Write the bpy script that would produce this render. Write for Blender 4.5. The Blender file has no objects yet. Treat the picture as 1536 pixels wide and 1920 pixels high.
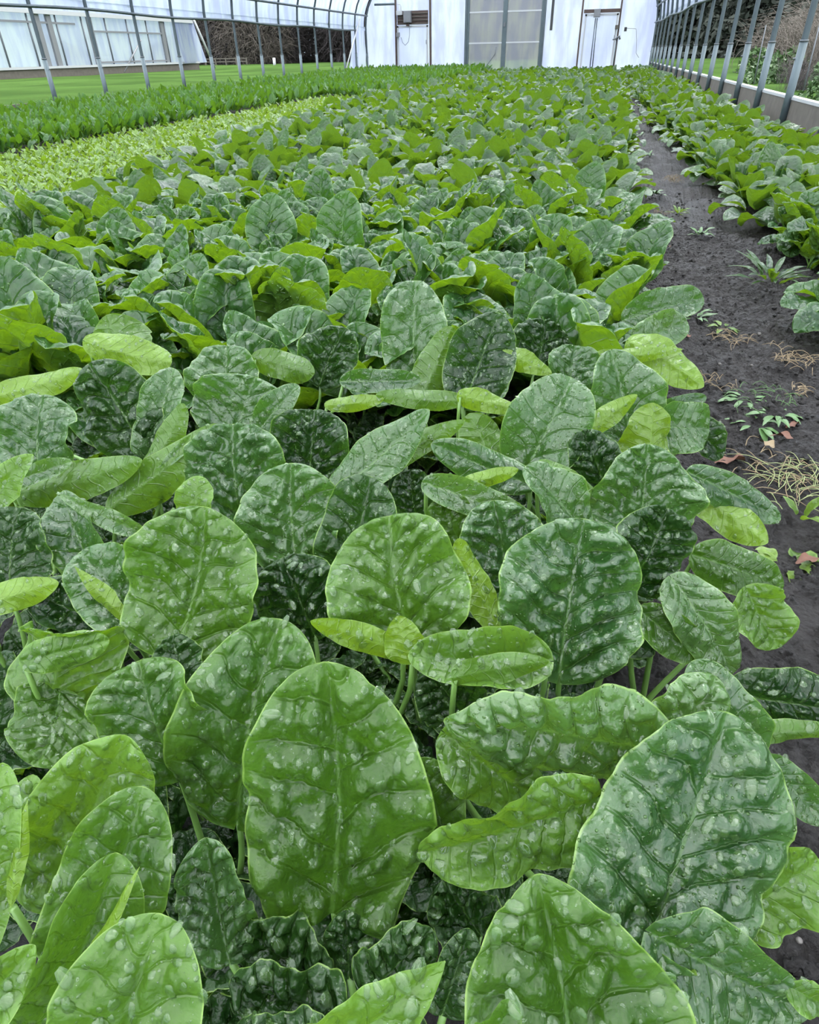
import bpy, math, random
import numpy as np
from mathutils import Matrix, Vector

random.seed(7)
C = bpy.context.scene.collection
PI = math.pi

# ------------------------------------------------------------------ camera
F = 1217.0; H = 0.72
_up = -np.array([38., -1720., -F]); _up /= np.linalg.norm(_up)
_yd = np.array([1120. - 768, 960. - 99, -F]); _yd -= _up * (_yd @ _up); _yd /= np.linalg.norm(_yd)
_xd = np.cross(_yd, _up)
R = np.array([_xd, _yd, _up])
CAM = np.array([0., 0., H])

def ray(x, y): return R @ (np.array([x - 768., 960. - y, -F]) / F)
def at(x, y, z=0.):
    d = ray(x, y); return CAM + d * (z - H) / d[2]
def aty(x, y, Y):
    d = ray(x, y); return CAM + d * Y / d[1]
def depth_pt(x, y, d): return CAM + ray(x, y) * d
def proj(p):
    q = (np.asarray(p, float) - CAM) @ R
    return 768 + F * q[..., 0] / -q[..., 2], 960 - F * q[..., 1] / -q[..., 2], -q[..., 2]

cd = bpy.data.cameras.new('camera'); cam = bpy.data.objects.new('camera', cd); C.objects.link(cam)
m = Matrix([list(R[i]) + [CAM[i]] for i in range(3)] + [[0, 0, 0, 1]])
cam.matrix_world = m
cd.sensor_fit = 'HORIZONTAL'; cd.sensor_width = 36.0; cd.lens = 36.0 * F / 1536
cd.clip_start = 0.02; cd.clip_end = 400
bpy.context.scene.camera = cam

# ------------------------------------------------------------------ tags / linking
def tag(o, label=None, cat=None, group=None, kind=None):
    if label: o['label'] = label
    if cat: o['category'] = cat
    if group: o['group'] = group
    if kind: o['kind'] = kind
    return o

def link(name, me, parent=None):
    o = bpy.data.objects.new(name, me); C.objects.link(o)
    if parent is not None: o.parent = parent
    return o

def empty(name, loc=(0, 0, 0), rz=0.0):
    o = bpy.data.objects.new(name, None); C.objects.link(o)
    o.location = loc; o.rotation_euler = (0, 0, rz); o.empty_display_size = .02
    return o

class MB:
    """collects boxes, tubes and grids into one mesh"""
    def __init__(s): s.v = []; s.f = []
    def box(s, x0, x1, y0, y1, z0, z1):
        n = len(s.v)
        s.v += [(x, y, z) for x in (x0, x1) for y in (y0, y1) for z in (z0, z1)]
        s.f += [[n+i for i in q] for q in ((0,1,3,2),(4,6,7,5),(0,4,5,1),(2,3,7,6),(0,2,6,4),(1,5,7,3))]
        return s
    def tube(s, pts, r, seg=8, r2=None, cap=True):
        P = [np.array(p, float) for p in pts]; k = len(P); n0 = len(s.v)
        ref = None
        for i, p in enumerate(P):
            t = P[min(i+1, k-1)] - P[max(i-1, 0)]; t /= (np.linalg.norm(t) + 1e-12)
            if ref is None:
                ref = np.array([0, 0, 1.]) if abs(t[2]) < .9 else np.array([1., 0, 0])
            a = ref - t * (ref @ t); a /= np.linalg.norm(a); b = np.cross(t, a); ref = a
            rr = r if r2 is None else r + (r2 - r) * i / max(1, k-1)
            for j in range(seg):
                w = 2*PI*j/seg
                s.v.append(tuple(p + rr*(math.cos(w)*a + math.sin(w)*b)))
        for i in range(k-1):
            for j in range(seg):
                s.f.append([n0+i*seg+j, n0+i*seg+(j+1) % seg, n0+(i+1)*seg+(j+1) % seg, n0+(i+1)*seg+j])
        if cap:
            s.f.append([n0+j for j in range(seg)][::-1]); s.f.append([n0+(k-1)*seg+j for j in range(seg)])
        return s
    def grid(s, V):
        V = np.asarray(V, float); a, b = V.shape[:2]; n0 = len(s.v)
        s.v += [tuple(p) for p in V.reshape(-1, 3)]
        for i in range(a-1):
            for j in range(b-1):
                s.f.append([n0+i*b+j, n0+i*b+j+1, n0+(i+1)*b+j+1, n0+(i+1)*b+j])
        return s
    def build(s, name, mat, parent=None, smooth=False):
        me = bpy.data.meshes.new(name); me.from_pydata(s.v, [], s.f)
        me.materials.append(mat)
        if smooth: me.shade_smooth()
        return link(name, me, parent)

def np_mesh(name, V, Q, mat, attrs=None, smooth=True, uv=None):
    """V (n,3), Q (m,4) or (m,3) index array"""
    me = bpy.data.meshes.new(name)
    V = np.ascontiguousarray(V, dtype=np.float32); Q = np.ascontiguousarray(Q, dtype=np.int32)
    k = Q.shape[1]
    me.vertices.add(len(V)); me.vertices.foreach_set('co', V.ravel())
    me.loops.add(Q.size); me.loops.foreach_set('vertex_index', Q.ravel())
    me.polygons.add(len(Q)); me.polygons.foreach_set('loop_start', np.arange(0, Q.size, k, dtype=np.int32))
    try: me.polygons.foreach_set('loop_total', np.full(len(Q), k, dtype=np.int32))
    except Exception: pass
    if smooth: me.polygons.foreach_set('use_smooth', np.ones(len(Q), dtype=bool))
    if attrs:
        for n, a in attrs.items():
            at_ = me.attributes.new(n, 'FLOAT', 'POINT'); at_.data.foreach_set('value', np.ascontiguousarray(a, dtype=np.float32).ravel())
    for mm in (mat if isinstance(mat, (list, tuple)) else [mat]): me.materials.append(mm)
    me.update(calc_edges=True); 
    return me

def grid_quads(a, b, off=0):
    i, j = np.meshgrid(np.arange(a-1), np.arange(b-1), indexing='ij')
    n = (i*b + j).ravel() + off
    return np.stack([n, n+1, n+b+1, n+b], 1)

# ------------------------------------------------------------------ noise
def _hash(ix, iy, seed):
    h = (ix.astype(np.int64)*374761393 + iy.astype(np.int64)*668265263 + seed*974634777) & 0xffffffff
    h = ((h ^ (h >> 13))*1274126177) & 0xffffffff
    return ((h ^ (h >> 16)) & 0xffff)/65535.0
def vnoise(x, y, seed=0):
    ix = np.floor(x); iy = np.floor(y); fx = x-ix; fy = y-iy
    ix = ix.astype(np.int64); iy = iy.astype(np.int64)
    fx = fx*fx*(3-2*fx); fy = fy*fy*(3-2*fy)
    a = _hash(ix, iy, seed); b = _hash(ix+1, iy, seed); c = _hash(ix, iy+1, seed); d = _hash(ix+1, iy+1, seed)
    return (a*(1-fx)+b*fx)*(1-fy)+(c*(1-fx)+d*fx)*fy - .5
def fbm(x, y, seed=0, o=4):
    r = 0; a = 1.
    for k in range(o): r = r + a*vnoise(x*2**k, y*2**k, seed+k*17); a *= .5
    return r

# ------------------------------------------------------------------ materials
M = {}
class NT:
    def __init__(s, name):
        s.m = bpy.data.materials.new(name); s.m.use_nodes = True; s.t = s.m.node_tree; s.t.nodes.clear(); M[name] = s.m
    def n(s, typ, **kw):
        nd = s.t.nodes.new(typ); ins = kw.pop('ins', {})
        for k, v in kw.items(): setattr(nd, k, v)
        for k, v in ins.items():
            sock = nd.inputs[k]
            if isinstance(v, bpy.types.NodeSocket): s.t.links.new(v, sock)
            else: sock.default_value = v
        return nd
    def math(s, op, a, b=None, c=None, clamp=False):
        nd = s.t.nodes.new('ShaderNodeMath'); nd.operation = op; nd.use_clamp = clamp
        for i, v in enumerate((a, b, c)):
            if v is None: continue
            if isinstance(v, bpy.types.NodeSocket): s.t.links.new(v, nd.inputs[i])
            else: nd.inputs[i].default_value = v
        return nd.outputs[0]
    def mix(s, f, a, b):
        nd = s.t.nodes.new('ShaderNodeMix'); nd.data_type = 'RGBA'
        for k, v in ((0, f), (6, a), (7, b)):
            if isinstance(v, bpy.types.NodeSocket): s.t.links.new(v, nd.inputs[k])
            else: nd.inputs[k].default_value = v if k == 0 else (*v, 1)
        return nd.outputs[2]
    def ramp(s, x, p0, p1, v0=0., v1=1.):
        nd = s.n('ShaderNodeMapRange', ins={0: x, 1: p0, 2: p1, 3: v0, 4: v1}); nd.clamp = True; nd.interpolation_type = 'SMOOTHSTEP'
        return nd.outputs[0]
    def out(s, sh): 
        o = s.n('ShaderNodeOutputMaterial'); s.t.links.new(sh, o.inputs[0]); return s.m

def plain(name, col, rough=.6, metal=0., var=0., scale=20., bump=0., spec=.5):
    t = NT(name); c = (*col, 1)
    g = t.n('ShaderNodeTexCoord').outputs['Object']
    nz = t.n('ShaderNodeTexNoise', ins={'Vector': g, 'Scale': scale, 'Detail': 5.})
    cc = t.mix(nz.outputs[0], tuple(x*(1-var) for x in col), tuple(min(1, x*(1+var)) for x in col))
    b = t.n('ShaderNodeBsdfPrincipled', ins={'Base Color': cc, 'Roughness': rough, 'Metallic': metal, 'Specular IOR Level': spec})
    if bump:
        bp = t.n('ShaderNodeBump', ins={'Height': nz.outputs[0], 'Strength': bump, 'Distance': .01}); t.t.links.new(bp.outputs[0], b.inputs['Normal'])
    return t.out(b.outputs[0])

LK, UK, TK = .49, .48, .58
def leaf_mat(name, dark, light, under, trans_u, trans_d, drops=0, dscale=150., rough=.30, tfac=.30, wax=.32, veins=True, bumpk=1., coat=.30):
    dark, light = [tuple(x*LK for x in c_) for c_ in (dark, light)]; under = tuple(x*UK for x in under); trans_u = tuple(x*TK for x in trans_u); trans_d = tuple(x*TK for x in trans_d)
    t = NT(name)
    A = lambda n_: t.n('ShaderNodeAttribute', attribute_name=n_).outputs['Fac']
    u, v, q, r0 = A('u'), A('v'), A('q'), A('rnd')
    orn = t.n('ShaderNodeObjectInfo').outputs['Random']
    rnd = t.math('FRACT', t.math('ADD', r0, orn))
    obj = t.n('ShaderNodeTexCoord').outputs['Object']
    au = t.math('ABSOLUTE', u)
    nz = t.n('ShaderNodeTexNoise', ins={'Vector': obj, 'Scale': 28., 'Detail': 4.}).outputs[0]
    geo = t.n('ShaderNodeNewGeometry'); back = geo.outputs['Backfacing']
    cmix = t.math('ADD', t.math('MULTIPLY', rnd, .75), t.math('MULTIPLY', t.math('SUBTRACT', nz, .45), .9), clamp=True)
    col = t.mix(cmix, dark, light)
    # rim of the blade a little paler
    rim = t.math('MAXIMUM', t.ramp(au, .968, .992), t.ramp(v, .99, .998))
    edge = t.math('MAXIMUM', t.ramp(au, .55, 1.), t.ramp(v, .75, 1.))
    col = t.mix(t.math('MULTIPLY', edge, .45), col, tuple(min(1, x*1.5+.015) for x in light))
    if veins:
        fq = t.math('ABSOLUTE', t.math('SUBTRACT', t.math('FRACT', q), .5))
        vl = t.ramp(fq, .475, .5)
        vl = t.math('MULTIPLY', vl, t.ramp(au, .95, .5, 0, 1))
        vl = t.math('MULTIPLY', vl, .28)
        amx = t.math('ABSOLUTE', t.n('ShaderNodeAttribute', attribute_name='mx').outputs['Fac'])
        wr = t.math('SUBTRACT', .011, t.math('MULTIPLY', v, .009))
        mid = t.math('MULTIPLY', t.ramp(t.math('SUBTRACT', amx, wr), .004, -.004), .38)
        mid = t.math('MULTIPLY', mid, t.ramp(v, .95, .4, 0, 1))
        vv = t.math('MAXIMUM', vl, mid)
        col = t.mix(vv, col, (.11, .22, .045))
    und = t.mix(cmix, under, tuple(min(1, x*1.25) for x in under))
    if veins: und = t.mix(t.math('MULTIPLY', vv, .9), und, tuple(min(1, x*1.6+.03) for x in under))
    base = t.mix(back, col, und)
    base = t.mix(t.math('MULTIPLY', rim, .75), base, (.20, .32, .07))
    # fine puckering
    vor = t.n('ShaderNodeTexVoronoi', feature='SMOOTH_F1', ins={'Vector': obj, 'Scale': 70., 'Smoothness': .7}).outputs['Distance']
    nf = t.n('ShaderNodeTexNoise', ins={'Vector': obj, 'Scale': 55., 'Detail': 3., 'Roughness': .5}).outputs[0]
    nf2 = t.n('ShaderNodeTexNoise', ins={'Vector': obj, 'Scale': 130., 'Detail': 3., 'Roughness': .55, 'Distortion': .6}).outputs[0]
    h = t.math('ADD', t.math('ADD', t.math('MULTIPLY', vor, -.7), t.math('MULTIPLY', nf, .9)), t.math('MULTIPLY', nf2, .22))
    if veins: h = t.math('SUBTRACT', h, t.math('MULTIPLY', t.math('MULTIPLY', t.ramp(fq, .43, .5), t.ramp(au, 1., .7, 0, 1)), .9))
    bp = t.n('ShaderNodeBump', ins={'Height': h, 'Strength': min(1., .42*bumpk), 'Distance': .012})
    nrm = bp.outputs[0]
    ro = rough
    if drops:
        dv = t.n('ShaderNodeTexVoronoi', feature='F1', ins={'Vector': obj, 'Scale': dscale, 'Randomness': 1.})
        siz = t.n('ShaderNodeSeparateColor', ins={0: dv.outputs['Color']}).outputs[0]
        rad = t.math('MULTIPLY', t.math('POWER', siz, 2.2), .42)
        dd = t.math('SUBTRACT', rad, dv.outputs['Distance'])
        on = t.ramp(dd, 0., .04)
        hh = t.math('POWER', t.math('MAXIMUM', t.math('MULTIPLY', dd, 3.), 0.0001), .5)
        b2 = t.n('ShaderNodeBump', ins={'Height': hh, 'Strength': .9, 'Distance': .0035, 'Normal': nrm}); nrm = b2.outputs[0]
        base = t.mix(t.math('MULTIPLY', on, .5), base, (.16, .28, .10))  # drops tinted paler: their caught light is put into the colour
        ro = t.math('SUBTRACT', rough, t.math('MULTIPLY', on, rough-.08))
    pr = t.n('ShaderNodeBsdfPrincipled', ins={'Base Color': base, 'Roughness': ro, 'Specular IOR Level': wax, 'IOR': 1.45, 'Normal': nrm,
        'Coat Weight': coat, 'Coat Roughness': .10, 'Coat IOR': 1.4, 'Coat Normal': nrm})
    tr = t.n('ShaderNodeBsdfTranslucent', ins={'Color': t.mix(back, trans_u, trans_d), 'Normal': nrm})
    mx = t.n('ShaderNodeMixShader', ins={0: tfac, 1: pr.outputs[0], 2: tr.outputs[0]})
    return t.out(mx.outputs[0])

leaf_mat('leaf', (.030, .098, .010), (.092, .215, .015), (.11, .235, .035), (.16, .40, .02), (.30, .58, .012))
leaf_mat('leaf_savoy', (.010, .042, .009), (.032, .098, .013), (.10, .22, .035), (.10, .28, .02), (.26, .5, .012), rough=.3, bumpk=1.5)  # dark crinkled leaf, colour lowered further to paint shade into the gaps
leaf_mat('leaf_light', (.08, .20, .022), (.16, .33, .035), (.20, .36, .035), (.32, .60, .02), (.50, .82, .015))
leaf_mat('leaf_wet', (.022, .088, .022), (.065, .19, .03), (.12, .25, .035), (.16, .40, .02), (.34, .62, .012), drops=1, dscale=130., rough=.31, wax=.45, bumpk=1.2)
leaf_mat('leaf_far', (.024, .085, .024), (.075, .19, .034), (.12, .25, .036), (.14, .34, .02), (.28, .50, .014), rough=.36, wax=.6, veins=False)
leaf_mat('leaf_baby', (.10, .22, .028), (.30, .48, .08), (.26, .42, .07), (.36, .60, .03), (.40, .64, .03), rough=.4, veins=False)
leaf_mat('leaf_upright', (.04, .14, .022), (.10, .27, .035), (.11, .25, .035), (.2, .45, .02), (.24, .5, .02), rough=.38, veins=False)
plain('stalk', (.11, .21, .045), .35, var=.25)
plain('dry_stalk', (.20, .15, .085), .8, var=.35, scale=60)
plain('dry_leaf', (.11, .045, .025), .7, var=.4, scale=40)
plain('pale_leaf', (.20, .23, .09), .5, var=.3, scale=40)
plain('weed_leaf', (.055, .12, .03), .45, var=.4, scale=60)
plain('galvanised', (.075, .095, .105), .45, .6, var=.25, scale=8)
plain('galvanised_light', (.08, .105, .115), .45, .5, var=.25, scale=8)
plain('steel_dark', (.10, .11, .12), .5, .4, var=.2)
plain('wood_brown', (.055, .035, .028), .7, var=.35, scale=12, bump=.3)
plain('wood_grey', (.085, .075, .062), .8, var=.35, scale=10, bump=.4)
plain('white_paint', (.36, .37, .38), .5, var=.05)
plain('grey_box', (.15, .155, .165), .45, var=.1)
plain('black_plastic', (.02, .02, .022), .4)
plain('bark', (.022, .018, .017), .9, var=.4, scale=6)
plain('twig', (.046, .038, .039), .9, var=.4, scale=3)
plain('twig_pale', (.10, .085, .072), .9, var=.4, scale=5)
plain('evergreen', (.020, .027, .019), .8, var=.6, scale=2)
plain('shrub_leaf', (.045, .095, .025), .6, var=.6, scale=8)
plain('grass_blade', (.14, .32, .05), .6, var=.3, scale=8)
plain('stone', (.09, .082, .075), .6, var=.3, scale=60, bump=.3)

t = NT('water')
b = t.n('ShaderNodeBsdfPrincipled', ins={'Base Color': (.97, 1, .93, 1), 'Roughness': .02, 'IOR': 1.36, 'Transmission Weight': 1.0})
d = t.n('ShaderNodeBsdfPrincipled', ins={'Base Color': (.15, .30, .08, 1), 'Roughness': .05, 'IOR': 1.5, 'Coat Weight': 1.})
mx = t.n('ShaderNodeMixShader', ins={0: .16, 1: b.outputs[0], 2: d.outputs[0]})  # green diffuse share paints in the brightness a drop gathers as a lens
t.out(mx.outputs[0])

def film(name, transp, col=(.93, .96, 1.), tcol=(.95, .97, 1.), gloss=.06, streak=.06, fold=.4):
    t = NT(name)
    g = t.n('ShaderNodeTexCoord').outputs['Object']
    mp = t.n('ShaderNodeMapping', ins={0: g, 3: (1.6, 1.6, .35)}).outputs[0]
    nz = t.n('ShaderNodeTexNoise', ins={'Vector': mp, 'Scale': 2.2, 'Detail': 6.}).outputs[0]
    c = t.mix(t.ramp(nz, .35, .65), tuple(x*(1-streak*2.5) if i < 2 else x*(1-streak*.6) for i, x in enumerate(col)), col)
    bp = t.n('ShaderNodeBump', ins={'Height': nz, 'Strength': fold, 'Distance': .05}).outputs[0]
    tl = t.n('ShaderNodeBsdfTranslucent', ins={'Color': c, 'Normal': bp})
    df = t.n('ShaderNodeBsdfDiffuse', ins={'Color': c, 'Normal': bp})
    tp = t.n('ShaderNodeBsdfTransparent', ins={'Color': (*tcol, 1)})
    gl = t.n('ShaderNodeBsdfGlossy', ins={'Color': (1, 1, 1, 1), 'Roughness': .25, 'Normal': bp})
    a = t.n('ShaderNodeMixShader', ins={0: .25, 1: tl.outputs[0], 2: df.outputs[0]})
    a = t.n('ShaderNodeMixShader', ins={0: transp, 1: a.outputs[0], 2: tp.outputs[0]})
    a = t.n('ShaderNodeMixShader', ins={0: gloss, 1: a.outputs[0], 2: gl.outputs[0]})
    return t.out(a.outputs[0])
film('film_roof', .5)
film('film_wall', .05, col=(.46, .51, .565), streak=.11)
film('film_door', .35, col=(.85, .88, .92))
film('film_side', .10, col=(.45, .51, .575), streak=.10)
film('film_old', .12, col=(.62, .68, .65), tcol=(.6, .7, .6), streak=.08)
film('door_glazing', .45, col=(.28, .30, .28), tcol=(.6, .68, .6), streak=.12)

t = NT('soil')
g = t.n('ShaderNodeTexCoord').outputs['Object']
n1 = t.n('ShaderNodeTexNoise', ins={'Vector': g, 'Scale': 9., 'Detail': 10., 'Roughness': .65}).outputs[0]
n2 = t.n('ShaderNodeTexNoise', ins={'Vector': g, 'Scale': 90., 'Detail': 8., 'Roughness': .7}).outputs[0]
vo = t.n('ShaderNodeTexVoronoi', ins={'Vector': g, 'Scale': 110.}).outputs['Distance']
c = t.mix(t.ramp(n1, .3, .7), (.0075, .0055, .0045), (.026, .0215, .019))
c = t.mix(t.ramp(n2, .62, .75), c, (.06, .054, .05))
h = t.math('ADD', t.math('MULTIPLY', n2, 1.), t.math('MULTIPLY', vo, -.5))
bp = t.n('ShaderNodeBump', ins={'Height': h, 'Strength': 1., 'Distance': .02}).outputs[0]
b = t.n('ShaderNodeBsdfPrincipled', ins={'Base Color': c, 'Roughness': t.ramp(n1, .3, .7, .42, .75), 'Normal': bp, 'Specular IOR Level': .5})
t.out(b.outputs[0])

t = NT('lawn')
g = t.n('ShaderNodeTexCoord').outputs['Object']
n1 = t.n('ShaderNodeTexNoise', ins={'Vector': g, 'Scale': .35, 'Detail': 6.}).outputs[0]
n2 = t.n('ShaderNodeTexNoise', ins={'Vector': g, 'Scale': 14., 'Detail': 5.}).outputs[0]
c = t.mix(t.ramp(n1, .35, .65), (.028, .054, .015), (.046, .086, .022))
c = t.mix(t.ramp(n2, .5, .75), c, (.036, .058, .016))
b = t.n('ShaderNodeBsdfPrincipled', ins={'Base Color': c, 'Roughness': 1., 'Specular IOR Level': 0.})
t.out(b.outputs[0])

# ------------------------------------------------------------------ world / exposure
w = bpy.data.worlds.new('world'); bpy.context.scene.world = w; w.use_nodes = True
nt = w.node_tree; nt.nodes.clear()
tc = nt.nodes.new('ShaderNodeTexCoord'); sp = nt.nodes.new('ShaderNodeSeparateXYZ'); nt.links.new(tc.outputs['Generated'], sp.inputs[0])
rp = nt.nodes.new('ShaderNodeValToRGB'); nt.links.new(sp.outputs[2], rp.inputs[0])
rp.color_ramp.elements[0].position = 0.0; rp.color_ramp.elements[0].color = (.24, .29, .35, 1)
rp.color_ramp.elements[1].position = .9; rp.color_ramp.elements[1].color = (1.1, 1.13, 1.16, 1)
bg = nt.nodes.new('ShaderNodeBackground'); bg.inputs[1].default_value = 5.0; nt.links.new(rp.outputs[0], bg.inputs[0])
wo = nt.nodes.new('ShaderNodeOutputWorld'); nt.links.new(bg.outputs[0], wo.inputs[0])
sc = bpy.context.scene
sd = bpy.data.lights.new('sun', 'SUN'); sd.energy = 3.2; sd.angle = math.radians(35); sd.color = (1, .985, .95)
so = bpy.data.objects.new('sun', sd); C.objects.link(so)
so.rotation_euler = Vector((.25, .55, -1)).to_track_quat('-Z', 'Y').to_euler()
so.rotation_euler = Vector((-.15, -.75, -1)).to_track_quat('-Z', 'Y').to_euler()
sc.view_settings.view_transform = 'Standard'; sc.view_settings.look = 'None'
sc.view_settings.exposure = 0.27; sc.view_settings.gamma = 1.0; sc.view_settings.use_curve_mapping = False
cy = sc.cycles
cy.max_bounces = 5; cy.diffuse_bounces = 2; cy.glossy_bounces = 2; cy.transmission_bounces = 4; cy.transparent_max_bounces = 8
cy.use_adaptive_sampling = True; cy.adaptive_threshold = 0.09; cy.adaptive_min_samples = 12; cy.use_denoising = True
cy.sample_clamp_indirect = 6.0; cy.caustics_reflective = False

# ------------------------------------------------------------------ leaf geometry
def outline(v, kind):
    if kind == 'round':   vp = v**.92; h = (1-np.abs(2*vp-1)**2.25)**.52
    elif kind == 'trunc': h = (1-np.clip((v-.38)/.62, 0, 1)**2.3)**.55*(.66+.34*np.sin(PI/2*np.clip(v/.38, 0, 1)))
    elif kind == 'broad': vp = v**.70; h = (1-np.abs(2*vp-1)**2.6)**.55 * (1-.10*v**3)
    elif kind == 'ovate': vp = v**.72; h = (1-np.abs(2*vp-1)**2.0)**.62 * (1-.12*v**2)
    elif kind == 'point': vp = v**.62; h = (1-np.abs(2*vp-1)**1.8)**.8 * (1-.25*v)
    elif kind == 'spear': vp = v**.8; h = (1-np.abs(2*vp-1)**1.8)**.9 * (1-.1*v)
    else: vp = v**.82; h = (1-np.abs(2*vp-1)**2.3)**.55
    return np.maximum(h, .02)

def blade(nv, nu, wid, seed, shape='oval', cup=.2, bend=.3, wave=.3, puck=1., fold=0., tipcurl=0., chord=False, nves=5.5):
    """blade of length 1 along +y, upper side +z. Returns X,Y,Z,u,v,q,mx of shape (nv,nu)"""
    s = np.linspace(0, 1, nv); v = .5-.5*np.cos(PI*s); v = .35*s + .65*v; v[0] = 0; v[-1] = 1
    tt = np.linspace(-1, 1, nu); tt = np.sign(tt)*np.abs(tt)**.9
    V, T = np.meshgrid(v, tt, indexing='ij')
    hw = outline(V, shape)*wid/2
    an = vnoise(V*3.1+seed*1.7, np.sign(T)*5.+seed, seed)
    hw = hw*(1+.14*an+.035*vnoise(V*11, np.sign(T)*3.+seed*2, seed+2))
    X = T*hw
    sw = ((seed*37) % 17/8.-1)*.05
    lobe = np.exp(-V/.10)*np.abs(T)**1.5
    Yb = V - .07*lobe*wid
    a = np.abs(T)
    side = np.where(T < 0, .5, 0)
    q = (V - (.95-.35*V)*np.abs(X)*(1-.35*np.abs(T)))*nves + side + .55*vnoise(V*4+seed, T*2.+seed*.3, seed+3)
    fr = q-np.floor(q); pf = 1-np.abs(2*fr-1)**2.5
    gro = 1-np.exp(-(np.abs(X)/.035)**2)
    fade = 1-a**6
    nz = fbm(X*9+seed, V*9+seed*2, seed+9, 3)
    q2 = np.abs(X)*(nves*.9)+.55*vnoise(V*6+seed*2, T*4+seed, seed+5)+np.where(T < 0, .3, 0)+.5*np.floor(q)
    fr2 = q2-np.floor(q2); pf2 = 1-np.abs(2*fr2-1)**2.5
    cell = vnoise(np.floor(q)*3.7+.5, np.floor(q2)*5.3+seed, seed+7)
    Z = puck*((.040+.035*cell)*pf*(.35+.65*pf2)*gro*fade + .070*nz*gro*(1-.4*a) + .016*gro)*np.clip(outline(V, shape)*2.2, 0, 1)
    an_ = np.abs(X)/(wid/2)
    Z = Z + cup*an_**2*wid*.28
    Z = Z + fold*np.abs(X)
    Z = Z + wave*wid*.17*an_**2.2*np.sin(2*PI*(1.35*V+.31*seed)+np.where(T > 0, 1.9, 0)+seed) + wave*wid*.035*an_**4*np.sin(2*PI*(5.3*V+.7*seed)+T*3)
    th = -(bend*v + tipcurl*np.clip((v-.72)/.28, 0, 1)**1.5)
    dv = np.diff(v, prepend=0)
    cy_ = np.cumsum(np.cos(th)*dv); cz = np.cumsum(np.sin(th)*dv)
    if chord:
        L = math.hypot(cy_[-1], cz[-1]); ca, sa = cy_[-1]/L, cz[-1]/L
        y2 = (cy_*ca + cz*sa)/L; z2 = (-cy_*sa + cz*ca)/L
        cy_, cz = y2, z2; th = th - math.atan2(sa, ca)
    ct = np.cos(th)[:, None]; st = np.sin(th)[:, None]
    ex = (Yb - V)
    Y = cy_[:, None] + ex*ct - Z*st
    Zo = cz[:, None] + ex*st + Z*ct
    u = np.broadcast_to(T, V.shape)
    X0 = X.copy(); X = X + wid*sw*np.sin(PI*V)
    return X, Y, Zo, u, V, q, X0

def leaf_attrs(u, v, q, mx, rnd=0.):
    return {'u': u.ravel(), 'v': v.ravel(), 'q': q.ravel(), 'mx': mx.ravel(), 'rnd': np.full(u.size, rnd)}

# a whole leaf in plant space: stalk from the crown outwards along +x(radial), then the blade
def plant_leaf(nv, nu, L, wid, Lp, e0, e1, seed, **kw):
    X, Y, Z, u, v, q, mx = blade(nv, nu, wid, seed, **kw)
    X, Y, Z = X*L, Y*L, Z*L
    n = 6; th = np.linspace(e0, e1, n); dx = np.cos(th)*Lp/(n-1); dz = np.sin(th)*Lp/(n-1)
    px = np.concatenate([[0], np.cumsum(dx[:-1])]); pz = np.concatenate([[0], np.cumsum(dz[:-1])])
    P0 = np.array([px[-1], pz[-1]]); c, s_ = math.cos(e1), math.sin(e1)
    rx = P0[0] + Y*c - Z*s_ ; rz = P0[1] + Y*s_ + Z*c
    V = np.stack([rx, -X, rz], -1).reshape(-1, 3)      # -X keeps the upper side on the +normal
    return V, (u, v, q, mx), np.stack([px, np.zeros(n), pz], 1)

SPEC = []
rs = random.Random(3)
for i in range(14):
    outer = i % 3
    L = rs.uniform(.115, .150); Lp = rs.uniform(.07, .115)
    if outer == 0:  e0, e1, bend = rs.uniform(1.2, 1.45), rs.uniform(.95, 1.3), rs.uniform(.1, .8)
    elif outer == 1: e0, e1, bend = rs.uniform(1.0, 1.25), rs.uniform(.7, 1.0), rs.uniform(.3, 1.2)
    else: e0, e1, bend = rs.uniform(.85, 1.1), rs.uniform(.4, .75), rs.uniform(.6, 1.4)
    SPEC.append(dict(L=L, wid=rs.uniform(.72, .95), Lp=Lp, e0=e0, e1=e1, seed=i+1, shape=rs.choice(['round', 'oval', 'ovate', 'oval']),
        cup=rs.uniform(.1, .8), bend=bend, wave=rs.uniform(.15, .7), puck=rs.uniform(.7, 1.7), fold=rs.uniform(0, .3), tipcurl=rs.uniform(-.3, .7)))

def tube_arr(P, r, seg=6):
    mb = MB().tube(P, r, seg, r2=r*.75, cap=False)
    return np.array(mb.v), np.array(mb.f)

def leaf_mesh(sp, nv, nu, mat, stalk=True):
    V, at_, pp = plant_leaf(nv, nu, **sp)
    Q = grid_quads(nv, nu)
    # orientation check: upper side must be the front face
    A = leaf_attrs(*at_)
    if stalk:
        TV, TF = tube_arr(pp, .0035)
        n = len(V); V = np.concatenate([V, TV]); Q = np.concatenate([Q, TF+n])
        for k in A: A[k] = np.concatenate([A[k], np.full(len(TV), {'u': 0., 'v': .5, 'q': .25, 'mx': .0, 'rnd': 0.}[k])])
    me = np_mesh('leaf', V, Q, [M[mat], M['stalk']], A)
    if stalk:
        mi = np.zeros(len(Q), dtype=np.int32); mi[len(Q)-len(TF):] = 1
        me.polygons.foreach_set('material_index', mi)
    return me

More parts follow.
